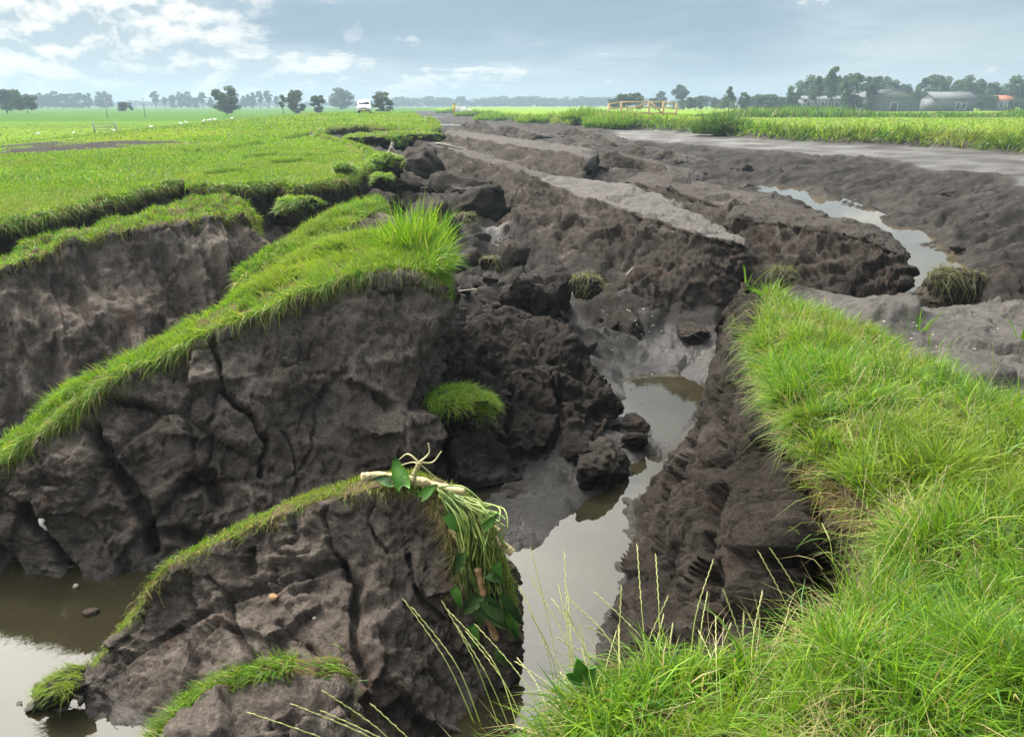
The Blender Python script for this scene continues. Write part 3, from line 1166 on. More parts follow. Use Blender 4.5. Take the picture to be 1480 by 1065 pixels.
# ---- block at the front, with the lily on its end
def build_front_block():
    crest = [(75, 990, 3.98), (140, 968, 4.05), (192, 900, 4.2), (232, 828, 4.3), (330, 778, 4.35), (440, 728, 4.4), (560, 701, 4.4), (640, 712, 4.35), (705, 768, 4.25), (735, 885, 4.1)]
    wall = [(55, 1003, 3.9), (100, 988, 3.92), (185, 948, 4.05), (245, 915, 4.12), (335, 862, 4.10), (450, 826, 4.10), (545, 842, 4.08), (605, 900, 4.05), (680, 950, 4.0), (725, 960, 3.98)]
    bot = [(0, 1040), (25, 1045), (60, 1062), (115, 1090), (240, 1150), (420, 1200), (560, 1200), (655, 1150), (728, 1060), (742, 1005)]
    mid = [(30, 1018, 3.78), (65, 1008, 3.78), (120, 990, 3.86), (170, 985, 3.85), (290, 965, 3.72), (430, 955, 3.62), (555, 965, 3.66), (635, 1000, 3.75), (705, 1010, 3.85), (735, 985, 3.93)]
    secs = []
    for c, w, b, m in zip(crest, wall, bot, mid):
        cr = at(*c)
        wl = at(*w)
        bt = atz(b[0], b[1], -2.12)
        md = at(*m)
        bk = cr + np.array([0.02, 0.20, -0.05])
        secs.append([down(bk, -2.3, 0.45), bk, cr, cr * 0.5 + wl * 0.5 + np.array([0, 0.02, 0]), wl, md, bt])
    cracks = [([(300, 835), (318, 855), (332, 880), (335, 905), (352, 935), (360, 955), (372, 972)], 0.030, 0.14),
              ([(470, 738), (478, 770), (476, 790), (500, 815)], 0.018, 0.07),
              ([(265, 825), (270, 850), (278, 876)], 0.020, 0.08),
              ([(362, 795), (358, 828)], 0.035, 0.09),
              ([(540, 720), (530, 760), (548, 790), (560, 800)], 0.014, 0.06), ([(390, 760), (400, 800), (440, 800)], 0.012, 0.05),
              ([(495, 815), (520, 850), (512, 890), (516, 930), (532, 985)], 0.035, 0.15),
              ([(590, 800), (600, 850), (640, 900)], 0.022, 0.09), ([(620, 970), (660, 1000)], 0.03, 0.07), ([(480, 1000), (470, 960), (440, 930)], 0.02, 0.07), ([(400, 900), (430, 930)], 0.012, 0.04),
              ([(185, 950), (230, 925), (330, 868), (430, 836), (490, 815)], 0.035, 0.07)]
    rel = lambda P: soil_relief(P, 3, 0.11, 0.18, 0.024, 2.6)
    return earth_block('earth_block', 'cracked earth block in the foreground with a thin turf edge and uprooted lily', 'earth block',
                       secs, 330, 230, rel, M_SOIL, cracks, (1.0, 2.0),
                       dict(n=6500, L=(0.03, 0.075), W=0.0042, fringe=1500, seg=2, bend=0.6, fdir=(-0.1, -0.6, 0.7),
                            probs=(0.25, 0.25, 0.25, 0.08, 0.05, 0.14)),
                       seed=1, roots=dict(n=2600, L=(0.03, 0.11), W=0.0035))


FRONT, FG, FK = build_front_block()


def build_small_block():
    crest = [(225, 1100, 2.65), (250, 1060, 2.75), (310, 1005, 2.88), (400, 972, 2.98), (480, 965, 3.02), (503, 985, 3.0)]
    secs = []
    for i, c in enumerate(crest):
        cr = at(*c)
        bk = cr + np.array([0.0, 0.10, -0.05])
        tp = cr + np.array([0.03, -0.30, -0.06 - 0.03 * i * 0.5])
        ft = tp + np.array([0.0, -0.28, -0.9])
        secs.append([down(bk, -2.2, 0.12), bk, cr, tp, ft])
    rel = lambda P: soil_relief(P, 13, 0.05, 0.08, 0.02, 3.6)
    return earth_block('earth_block', 'small crumbling earth lump at the bottom edge with grass along its left side', 'earth block',
                       secs, 130, 130, rel, M_SOIL, (), (1.0, 2.0),
                       dict(n=1800, L=(0.05, 0.13), W=0.004, fringe=900, seg=2, bend=0.7, lean=(-0.8, 0.1, 0), fdir=(-0.7, 0.1, 0.6),
                            weight=lambda K, G: (G[..., 0] < at(420, 980, 2.95)[0]) * 1.0),
                       seed=2, roots=dict(n=500, L=(0.03, 0.10), W=0.003, out=(-0.6, -0.4, 0)), keep=0.4)


build_small_block()


# ---- big tilted block with the bright turf, middle left
def build_main_block():
    crest = [(-220, 800, 5.2), (0, 668, 5.5), (88, 612, 5.7), (150, 560, 5.9), (300, 488, 6.4), (430, 428, 6.9), (540, 398, 7.2), (628, 405, 7.35)]
    back = [(-220, 770, 5.45), (0, 650, 5.75), (82, 590, 6.0), (150, 542, 6.15), (300, 462, 6.95), (390, 392, 8.1), (500, 345, 9.0), (632, 338, 8.9)]
    foot = [(-220, 950, 4.7), (0, 862, 5.0), (100, 855, 5.03), (190, 850, 5.06), (330, 800, 5.4), (430, 745, 5.85), (560, 705, 6.35), (622, 690, 6.6)]
    secs = []
    for i, (c, b, f) in enumerate(zip(crest, back, foot)):
        cr, bk, ft = at(*c), at(*b), at(*f)
        ft[2] = min(ft[2], -1.75)
        secs.append(prof(down(bk, -2.0, 0.35), bk, cr, ft, ((0.06, -0.03), (0.35, 0.10), (0.72, 0.02))))
    cracks = [([(308, 495), (316, 540), (325, 572), (345, 585), (366, 602), (382, 640), (380, 690)], 0.032, 0.16),
              ([(135, 620), (152, 665), (185, 700), (205, 735), (218, 790)], 0.085, 0.30),
              ([(318, 560), (300, 610), (310, 645), (296, 672)], 0.022, 0.08), ([(255, 535), (250, 550)], 0.03, 0.06),
              ([(30, 735), (70, 785), (105, 832)], 0.06, 0.18), ([(0, 800), (20, 830)], 0.09, 0.15),
              ([(270, 700), (300, 690), (318, 720)], 0.10, 0.22), ([(238, 770), (290, 780)], 0.09, 0.16), ([(545, 575), (560, 590)], 0.07, 0.12),
              ([(420, 690), (450, 650), (455, 600), (470, 560)], 0.016, 0.07), ([(405, 620), (430, 660), (425, 720)], 0.014, 0.06), ([(230, 560), (245, 620), (235, 660)], 0.012, 0.05),
              ([(60, 690), (95, 700)], 0.05, 0.08)]
    rel = lambda P: soil_relief(P, 23, 0.17, 0.25, 0.027, 2.0)

    def wgt(K, G):
        return np.ones_like(K)
    return earth_block('earth_block', 'largest tilted earth block with a bright turf top and a tall dark cracked face', 'earth block',
                       secs, 360, 200, rel, M_SOIL, cracks, (1.0, 2.0),
                       dict(n=42000, L=(0.07, 0.17), W=0.006, fringe=7000, seg=2, bend=0.6, lean=(-0.15, -0.35, 0), fdir=(-0.25, -0.6, 0.55), weight=wgt, gain=1.12,
                            probs=(0.24, 0.34, 0.26, 0.06, 0.04, 0.06)),
                       seed=3, roots=dict(n=3200, L=(0.05, 0.2), W=0.004))


MAIN, MG, MK = build_main_block()


# ---- ridge behind the main block
def build_back_ridge():
    crest = [(350, 408, 8.6), (410, 372, 9.5), (455, 352, 10.2), (505, 328, 11.0), (545, 305, 11.9)]
    back = [(350, 395, 9.0), (415, 350, 10.3), (465, 318, 11.4), (515, 293, 12.5), (548, 288, 12.8)]
    foot = [(380, 430, 8.6), (450, 395, 9.4), (500, 385, 9.8), (560, 368, 10.4), (600, 350, 11.1)]
    secs = [prof(down(at(*b), -1.1, 0.3), at(*b), at(*c), at(*f), ((0.1, -0.02), (0.5, 0.06))) for c, b, f in zip(crest, back, foot)]
    rel = lambda P: soil_relief(P, 33, 0.10, 0.16, 0.03, 2.2)
    return earth_block('earth_block', 'narrow turf topped earth ridge just behind the largest block', 'earth block', secs, 150, 90, rel, M_SOIL, (), (1.0, 2.0),
                       dict(n=9000, L=(0.07, 0.18), W=0.009, fringe=1200, seg=2, bend=0.6, lean=(-0.2, -0.3, 0), gain=1.08), seed=4, roots=dict(n=600, W=0.006))


build_back_ridge()


# ---- scarp block on the left with scraped face
def build_left_block():
    crest = [(-260, 470, 7.8), (-100, 425, 8.1), (0, 391, 8.5), (60, 366, 8.9), (120, 347, 9.3), (220, 331, 9.8), (310, 313, 10.4), (345, 314, 10.6), (370, 342, 10.6)]
    back = [(-260, 452, 8.4), (-100, 410, 8.7), (0, 378, 9.1), (50, 351, 9.6), (120, 338, 9.9), (230, 306, 10.9), (310, 288, 11.7), (350, 302, 11.5), (372, 332, 10.9)]
    foot = [(-260, 730, 6.6), (-100, 660, 7.0), (0, 618, 7.4), (60, 600, 7.5), (120, 572, 7.8), (220, 512, 8.5), (315, 455, 9.3), (350, 432, 9.7), (388, 400, 10.2)]
    secs = [prof(down(at(*b), -1.4, 0.25), at(*b), at(*c), at(*f), ((0.05, -0.02), (0.4, 0.05), (0.75, -0.06))) for c, b, f in zip(crest, back, foot)]
    rel = lambda P: soil_relief(P, 43, 0.16, 0.10, 0.03, 2.0, ((0.35, -0.45, -0.8), 0.16, 5.0))
    return earth_block('earth_block', 'long earth block at left with streaked slanting face and lumpy turf top', 'earth block', secs, 300, 130, rel, M_SOIL, (), (1.0, 2.0),
                       dict(n=13000, L=(0.05, 0.13), W=0.007, fringe=1200, seg=2, bend=0.6, lean=(0.1, -0.3, 0), probs=(0.34, 0.28, 0.14, 0.14, 0.04, 0.06)),
                       seed=5, roots=dict(n=1500, W=0.006, L=(0.06, 0.2)), keep=0.5)


build_left_block()


# ---- near turf bank on the right (the photographer stands on it)
R_Y = [-3.0, 0.0, 1.15, 1.55, 1.84, 2.02, 2.47, 2.92, 3.4, 4.26, 5.38, 6.15, 6.5]
R_XL = [-2.4, -1.1, -0.22, 0.08, 0.36, 1.04, 1.48, 1.59, 1.55, 1.64, 1.90, 2.12, 2.27]
R_XR = [5.5, 5.2, 4.8, 4.5, 4.2, 4.0, 3.7, 3.45, 3.25, 3.02, 2.86, 2.52, 2.40]


def build_near_bank():
    secs = []
    for y, xl, xr in zip(R_Y, R_XL, R_XR):
        zt = -0.02 - 0.03 * max(0, y - 4)
        xm = 0.5 * (xl + xr)
        secs.append([np.array([xl + 0.10, y + 0.02, -2.25]), np.array([xl + 0.02, y, -1.1]), np.array([xl + 0.03, y, -0.25]), np.array([xl, y, zt - 0.03]), np.array([xl * 0.7 + xr * 0.3, y, zt + 0.07]),
                     np.array([xl * 0.3 + xr * 0.7, y, zt + 0.03]), np.array([xr, y, zt - 0.16]), np.array([xr + 0.35, y, -0.62])])
    rel = lambda P: soil_relief(P, 53, 0.10, 0.14, 0.024, 3.0)
    rng = np.random.default_rng(401)

    def ek(K):
        m = sstep(2.8, 3.05, K) * (1 - sstep(6.2, 6.5, K))
        return 1 - 0.72 * m
    G, K, N = loft(secs, 260, 260, rel, (), 0, (-0.6, 0, 0.6), False, ek)
    root = thing('turf_bank', 'near grassy bank on the right with long lush grass and a sheer dark edge', 'turf bank', (2, 4, -2.2))
    link('soil', grid_mesh('soil', G, dict(dry=0.35 * (K < 2.6), wet=0 * K, sod=1.0 * sstep(2.5, 2.8, K))), M_SOIL, root)
    w = sstep(2.9, 3.05, K) * (1 - sstep(6.0, 6.3, K)) * sstep(0.9, 1.5, G[..., 1])
    dist = np.hypot(G[..., 1], G[..., 0])
    xvis = np.abs(G[..., 0]) < (0.80 * G[..., 1] + 0.6)
    w = w * xvis
    parts = []
    n = 90000
    cl = fbm(G.reshape(-1, 3) * 5.5, 2, 408).reshape(K.shape)
    front = (1 - sstep(1.9, 2.2, G[..., 1])) * (1 - sstep(0.6, 1.3, G[..., 0]))
    w2 = w * (0.12 + sstep(-0.25, 0.45, cl)) * (1 - 0.6 * front)
    P, Nn = sample_grid(G, w2 * (1 / np.clip(dist, 1.2, 7)) ** 0.5, n, rng)
    ln = lean_field(P, 411, 4.0) * 1.15 + np.array([-0.05, -0.10, 0])
    tall = 1 + 0.55 * fbm(P * 2.2, 3, 415) + 0.5 * fbm(P * 5.5, 2, 408)
    near = 1 - sstep(1.5, 4.5, P[:, 1])
    L = rng.uniform(0.08, 0.24, n) * np.clip(tall, 0.4, 2.0) * (0.85 + 0.35 * near) * (1 - 0.35 * (1 - sstep(1.9, 2.2, P[:, 1])) * (1 - sstep(0.6, 1.3, P[:, 0])))
    cols = blade_colors(n, rng, (0.34, 0.30, 0.14, 0.10, 0.07, 0.05), 1.05, P)
    parts.append(blades_arrays(P, Nn, L, rng.uniform(0.0026, 0.0066, n) * (1 + 0.09 * P[:, 1]), rng, ln, 0.62, 0.8, 3, cols))
    nb_ = 5000
    Pb, Nb = sample_grid(G, w2, nb_, rng)
    parts.append(blades_arrays(Pb, Nb, rng.uniform(0.14, 0.34, nb_), rng.uniform(0.006, 0.0105, nb_), rng, lean_field(Pb, 419, 4.0), 0.55, 0.9, 3, blade_colors(nb_, rng, (0.3, 0.35, 0.15, 0.14, 0.06, 0.0), 1.0)))
    # loose straw between the blades
    n2 = 9000
    strawy = sstep(0.0, 0.5, fbm(G.reshape(-1, 3) * 1.6 + 5, 3, 431)).reshape(K.shape)
    P2, N2 = sample_grid(G, w * (0.2 + strawy), n2, rng)
    cs = np.array([(0.36, 0.31, 0.15), (0.27, 0.26, 0.09), (0.40, 0.36, 0.21)])[rng.integers(0, 3, n2)]
    parts.append(blades_arrays(P2, N2, rng.uniform(0.10, 0.32, n2), rng.uniform(0.0018, 0.0032, n2), rng, lean_field(P2, 430), 0.8, 0.7, 3, cs))
    # fringe along the left edge, leaning out over the drop
    ci = np.argmin(np.abs(K - 3.0), axis=1)
    edge = G[np.arange(len(G)), ci]
    edge = edge[(edge[:, 1] > 1.1) & (edge[:, 1] < 6.6)]
    edge_all = edge
    edge = edge[(edge[:, 1] < 2.1) | (edge[:, 1] > 3.4)]
    n3 = 5000
    i = rng.integers(0, len(edge) - 1, n3)
    f = rng.random((n3, 1))
    Pe = edge[i] * (1 - f) + edge[i + 1] * f + rng.normal(size=(n3, 3)) * np.array([0.05, 0.04, 0.015])
    Ne = np.tile(np.array([-0.6, -0.1, 0.6]), (n3, 1)) + rng.normal(size=(n3, 3)) * 0.3
    cf = blade_colors(n3, rng, (0.28, 0.25, 0.15, 0.10, 0.05, 0.17))
    parts.append(blades_arrays(Pe, Ne, rng.uniform(0.06, 0.20, n3), rng.uniform(0.003, 0.006, n3), rng, np.tile(np.array([-0.7, -0.1, 0]), (n3, 1)), 0.9, 0.45, 3, cf))
    grass_object('turf', parts, root)
    rt = hanging_roots(edge_all - np.array([0.0, 0, 0.05]), 3200, rng, (0.05, 0.22), 0.0035, (-1, -0.1, 0))
    grass_object('roots', [rt], root, None, M_ROOT)
    return root, G, K


BANK, BG, BK = build_near_bank()


def build_wedge():
    top = [(1064, 424, 6.85), (1076, 470, 5.9), (1080, 520, 5.1), (1090, 600, 4.25), (1108, 680, 3.65), (1112, 760, 3.3), (1106, 850, 3.05), (1085, 930, 2.9), (1020, 1010, 2.75)]
    foot = [(1030, 560), (1018, 600), (985, 652), (930, 705), (890, 765), (868, 825), (868, 900), (850, 985), (830, 1060)]
    secs = []
    for t, f in zip(top, foot):
        tp = at(*t)
        ft = atz(f[0], f[1], WL - 0.12)
        bk = tp + np.array([0.16, 0.03, -0.05])
        m1 = tp * 0.72 + ft * 0.28 + np.array([-0.10, 0, 0.05])
        m2 = tp * 0.40 + ft * 0.60 + np.array([0.04, 0, -0.05])
        secs.append([down(bk, -2.25, 0, 0.1), bk, tp, m1, m2, ft])
    cracks = []
    rel = lambda P: soil_relief(P, 63, 0.14, 0.20, 0.030, 1.7)
    cracks = [([(1000, 640), (960, 720), (950, 800)], 0.04, 0.10), ([(1040, 700), (1020, 800), (1030, 900)], 0.05, 0.14), ([(930, 760), (925, 850)], 0.03, 0.08), ([(1060, 560), (1040, 640)], 0.04, 0.10)]
    root, G, K = earth_block('earth_slab', 'dark crumbling slab split off the near grassy bank, pointed at its top', 'earth slab', secs, 260, 170, rel, M_CLOD, cracks, None, None,
                             seed=6, outward=(-1, -0.3, 0.3))
    return root


build_wedge()


# ---- heap of slumped wet peat between the blocks
def build_heap():
    crest = [(575, 560, 7.6), (625, 500, 8.6), (690, 482, 9.0), (760, 472, 9.3), (815, 490, 9.0), (865, 535, 8.5), (905, 590, 7.9)]
    mid = [(580, 640, 6.9), (630, 610, 7.2), (700, 590, 7.5), (770, 575, 7.8), (825, 590, 7.7), (875, 610, 7.5), (910, 625, 7.5)]
    foot = [(580, 720), (640, 712), (700, 706), (775, 690), (850, 706), (905, 688), (930, 650)]
    secs = []
    for c, m, f in zip(crest, mid, foot):
        cr, md, ft = at(*c), at(*m), atz(f[0], f[1], -2.02)
        secs.append([down(cr, -1.75, 0.9), cr + np.array([0.05, 0.35, -0.06]), cr, (cr + md) / 2 + np.array([0, -0.05, 0.08]), md, (md + ft) / 2 + np.array([0, -0.06, 0.10]), ft])
    rel = lambda P: soil_relief(P, 73, 0.20, 0.24, 0.035, 1.9)
    cracks = [([(640, 640), (655, 690)], 0.06, 0.16), ([(740, 560), (735, 620), (750, 680)], 0.06, 0.18), ([(800, 540), (815, 600), (800, 650)], 0.06, 0.18), ([(690, 520), (720, 540)], 0.05, 0.12),
              ([(830, 530), (850, 545)], 0.12, 0.20), ([(610, 560), (625, 610)], 0.05, 0.15), ([(860, 640), (880, 660)], 0.09, 0.14)]
    return earth_block('peat_heap', 'heap of torn wet black peat between the largest block and the water', 'peat heap', secs, 260, 190, rel, M_CLOD, cracks, None, None, seed=12,
                wetf=lambda K, G: 0.30 + 0.6 * (1 - sstep(WL, WL + 0.25, G[..., 2])), outward=(0, -0.7, 0.7))


_, HEAP_G, HEAP_K = build_heap()


# ---- bare slabs in the middle
def slab(label, crest, back, foot, nu, nv, seed, dryk=(1.0, 2.0), mat=None, mids=((0.05, -0.02), (0.35, 0.10), (0.7, 0.0)), rel=None, dryv=1.0, zback=-1.4):
    secs = []
    for c, b, f in zip(crest, back, foot):
        ft = at(*f)
        ft[2] = min(ft[2], ground_z(ft[0], ft[1])[0]) - 0.12
        pr = prof(down(at(*b), zback, 0.25), at(*b), at(*c), ft, mids)
        pr.append(ft + np.array([0, 0.10, -0.5]))
        secs.append(pr)
    rel = rel or (lambda P: soil_relief(P, seed * 10 + 3, 0.14, 0.30, 0.05, 2.0))
    dryf = lambda K, G: dryv * sstep(dryk[0] - 0.1, dryk[0] + 0.05, K) * (1 - sstep(dryk[1] - 0.08, dryk[1] + 0.02, K))
    return earth_block('peat_slab', label, 'peat slab', secs, nu, nv, rel, mat or M_PEAT, (), (1.0, 2.0), None, seed=seed, dryf=dryf,
                       wetf=lambda K, G: 0.0 * K, keep=0.4)


slab('broad tilted peat slab with a smooth pale grey top in the middle of the channel',
     [(775, 264, 19.3), (850, 287, 16.8), (905, 302, 15.3), (960, 322, 13.9), (1010, 339, 12.9), (1060, 350, 12.2), (1076, 358, 12.0)],
     [(795, 258, 20.4), (905, 268, 19.3), (960, 286, 17.2), (1005, 308, 15.2), (1042, 330, 13.6), (1068, 343, 12.6), (1080, 352, 12.2)],
     [(715, 342, 16.4), (770, 382, 13.7), (850, 402, 12.45), (930, 408, 11.9), (1000, 408, 11.7), (1065, 400, 11.8), (1086, 388, 12.1)], 240, 120, 7)
slab('long low peat ridge running back from the pale topped slab',
     [(600, 205, 34), (645, 216, 30), (690, 232, 25.2), (740, 246, 22.4), (785, 262, 19.6)],
     [(620, 202, 36), (665, 213, 31.5), (715, 228, 26.5), (765, 243, 23), (800, 258, 20.3)],
     [(610, 235, 30), (650, 262, 23.5), (690, 290, 20.4), (716, 312, 18.4), (740, 332, 17)], 170, 70, 8, dryv=0.5)
slab('dark fibrous peat slab overhanging the stream, broken end to the right',
     [(1056, 316, 14.3), (1120, 322, 13.2), (1190, 332, 12.2), (1258, 346, 11.5), (1298, 364, 11.1), (1311, 384, 10.9)],
     [(1060, 300, 16.2), (1120, 302, 15.3), (1190, 312, 14), (1250, 327, 13), (1296, 350, 11.9), (1311, 372, 11.3)],
     [(1060, 372, 12.7), (1120, 402, 11.5), (1190, 425, 10.8), (1250, 434, 10.55), (1286, 436, 10.5), (1296, 430, 10.6)], 220, 110, 9, dryv=0.22,
     rel=lambda P: soil_relief(P, 93, 0.16, 0.20, 0.05, 2.2, ((0.9, -0.2, 0.25), 0.10, 6.0)))
slab('low dark peat step behind the overhanging slab',
     [(905, 262, 20.5), (965, 276, 18.8), (1035, 290, 17.2), (1100, 303, 15.9), (1150, 318, 14.8)],
     [(930, 252, 23), (1000, 262, 21), (1065, 276, 19), (1125, 290, 17.4), (1175, 306, 15.9)],
     [(900, 278, 19), (960, 300, 16.9), (1030, 325, 15), (1085, 340, 14.2), (1140, 345, 14)], 150, 80, 10, dryv=0.3)
slab('narrow bare slab lying across the far channel',
     [(640, 196, 42), (700, 203, 37), (770, 214, 31), (840, 226, 27)],
     [(650, 190, 48), (715, 197, 42), (785, 207, 35.5), (860, 219, 30)],
     [(640, 208, 37), (700, 219, 31), (765, 232, 27), (830, 244, 24)], 100, 50, 11, dryv=0.6)


def bed_ridge(label, px, py, length, width, height, seed, ang=0.0):
    """a low broken ridge lying along the channel"""
    c = atz(px, py, -0.85)
    d = np.array([-0.26 + ang, 1.0])
    d /= np.linalg.norm(d)
    o = np.array([-d[1], d[0]])                     # towards the left
    rr = np.random.default_rng(seed)
    secs = []
    n = 6
    for i in range(n):
        t = i / (n - 1) - 0.5
        m = c[:2] + d * length * t + o * rr.normal() * 0.12 * width
        hh = height * (1 - (2 * t) ** 4 * 0.6) * rr.uniform(0.75, 1.2)
        zg = ground_z(m[0], m[1])[0]
        pts = [(*(m - o * width * 0.75), zg - 0.35), (*(m - o * width * 0.45), zg + hh * 0.35), (*(m + o * width * 0.25), zg + hh), (*(m + o * width * 0.40), zg + hh * 0.45), (*(m + o * width * 0.62), zg - 0.35)]
        secs.append([np.array(q) for q in pts])
    rel = lambda P: soil_relief(P, seed * 3, 0.12, 0.28, 0.05, 1.8)
    earth_block('peat_ridge', label, 'peat ridge', secs, 90, 60, rel, M_PEAT, (), (1.0, 2.0), None, seed=seed, dryf=lambda K, G: 0.35 * (K > 0.9) * (K < 2.0), wetf=lambda K, G: 0 * K, outward=(0, 0, 1), keep=0.7, group='broken ridges in the channel bed')


for a in [('low peat ridge right of the pale topped slab, nearest the stream', 1010, 268, 6.0, 2.0, 0.42, 201, 0), ('low peat ridge behind the broad slab, towards the slope', 930, 243, 7.0, 2.2, 0.45, 202, -0.1),
          ('broken ridge beside the far narrow slab', 850, 232, 6.5, 2.0, 0.5, 203, 0.05), ('dark ridge between long ridge and far slab', 735, 226, 7, 1.8, 0.5, 204, 0),
          ('far ridge at the left side of the channel', 660, 206, 9, 2.4, 0.6, 205, 0), ('far ridge in the middle of the channel', 760, 203, 11, 2.6, 0.55, 206, -0.05),
          ('far ridge on the right side of the channel', 860, 209, 10, 2.2, 0.42, 207, 0), ('short ridge at the foot of the right slope', 960, 228, 6, 1.6, 0.38, 208, 0.1),
          ('farthest ridge before the puddle', 700, 195, 13, 3.0, 0.55, 209, 0), ('short brown ridge in front of the long ridge', 660, 285, 3.2, 1.1, 0.5, 210, 0.1)]:
    bed_ridge(*a)


# ---- scarps: the torn edge of the standing turf
def build_scarp(name, label, i0, i1, seed, nu=150, nv=40, drop=0.12, n=3000, W=0.01, L=(0.08, 0.2)):
    pts = LE[i0:i1 + 1]
    d = np.gradient(pts[:, :2], axis=0)
    d /= np.linalg.norm(d, axis=1)[:, None] + 1e-9
    outn = np.stack([d[:, 1], -d[:, 0]], 1)               # towards the channel (polygon is traversed near to far)
    secs = []
    for p, o in zip(pts, outn):
        w = 0.05 + 0.004 * p[1]
        q = p[:2] + o * w
        f = p[:2] + o * (w + 0.25)
        zf = base_z(np.array([f[0]]), np.array([f[1]]))[0] - 0.25
        inn = p[:2] - o * 0.25
        secs.append([np.array([*inn, p[2] - 0.10]), np.array([*(p[:2] - o * 0.05), p[2] + 0.02]), np.array([*q, p[2] - 0.03]), np.array([*(q + o * 0.02), p[2] * 0.55 + zf * 0.45]), np.array([*f, zf])])
    rel = lambda P: soil_relief(P, seed * 7, 0.10, 0.12, 0.03, 2.2)
    fd = np.array([0.35, -0.6, 0.5])
    root, G, K = earth_block(name, label, 'scarp', secs, nu, nv, rel, M_PEAT, (), (0.6, 2.0),
                             dict(n=n, L=L, W=W, fringe=n // 6, seg=2, bend=0.7, lean=(0.3, -0.4, 0), fdir=tuple(fd), probs=(0.3, 0.28, 0.16, 0.14, 0.04, 0.08)),
                             seed=seed, outward=(0.4, -0.7, 0.4), cap=False, roots=dict(n=n // 5, W=W * 0.6, L=(0.06, 0.22), out=(0.3, -0.8, 0)))
    return root


build_scarp('scarp', 'torn dark turf edge at far left, above the streaked block', 0, 7, 21, 220, 50, n=7000)
build_scarp('scarp', 'torn turf edge in the middle distance with a shadowed hollow below', 8, 16, 22, 200, 40, n=4500, W=0.012)
build_scarp('scarp', 'rounded edge of the sunken lawn tongue facing the channel', 16, 20, 23, 100, 24, n=2500, W=0.02, L=(0.1, 0.22))
build_scarp('scarp', 'far dark scarp below the white van', 20, 29, 24, 160, 28, n=5000, W=0.025, L=(0.12, 0.35))


# ------------------------------------------------------------------ clods
def ico(sub):
    import bmesh
    bm = bmesh.new()
    bmesh.ops.create_icosphere(bm, subdivisions=sub, radius=1.0)
    v = np.array([p.co[:] for p in bm.verts])
    f = np.array([[q.index for q in p.verts] for p in bm.faces])
    bm.free()
    return v, f


ICO4 = ico(5)
ICO3 = ico(4)


def clod_geom(seed, hi=False, cut=True):
    v, f = ICO4 if hi else ICO3
    rng = np.random.default_rng(seed)
    v = v.copy()
    # facets: cut with random planes so that it reads as broken soil
    if cut:
        for _ in range(15):
            nrm = rng.normal(size=3)
            nrm /= np.linalg.norm(nrm)
            off = rng.uniform(0.48, 0.82)
            dd = v @ nrm - off
            v -= np.maximum(dd, 0)[:, None] * nrm * 0.88
    nn = v / np.linalg.norm(v, axis=1)[:, None]
    d = 0.16 * fbm(v * 1.3 + seed * 3.1, 3, seed) + 0.10 * chunk(v + seed * 1.7, 1.5, seed + 1, 0.3) + 0.055 * chunk(v + seed * 2.7, 4.2, seed + 5, 0.4) + 0.055 * fbm(v * 5 + seed, 4, seed + 2, 0.7)
    return v + nn * d[:, None], f


CLOD_MESH = {}


def clod_mesh(k, mat, hi=False):
    key = (k, mat.name, hi)
    if key not in CLOD_MESH:
        v, f = clod_geom(500 + k, hi)
        me = mk_mesh('clod', v, None, f, attrs=dict(dry=np.clip((v[:, 2] - 0.45) * 0.4, 0, 0.15), wet=np.full(len(v), 0.30)))
        me.materials.append(mat)
        CLOD_MESH[key] = me
    return CLOD_MESH[key]


def put_clod(name, label, cat, pos, scale, k, mat=None, group=None, rz=None, hi=False, tilt=0.3, rng=random):
    me = clod_mesh(k % 10, mat or M_PEAT, hi)
    o = bpy.data.objects.new(name, me)
    COL.objects.link(o)
    o.location = [float(c) for c in pos]
    o.scale = scale
    o.rotation_euler = (rng.uniform(-tilt, tilt), rng.uniform(-tilt, tilt), rng.uniform(0, 6.28) if rz is None else rz)
    return tag(o, label, cat, group)


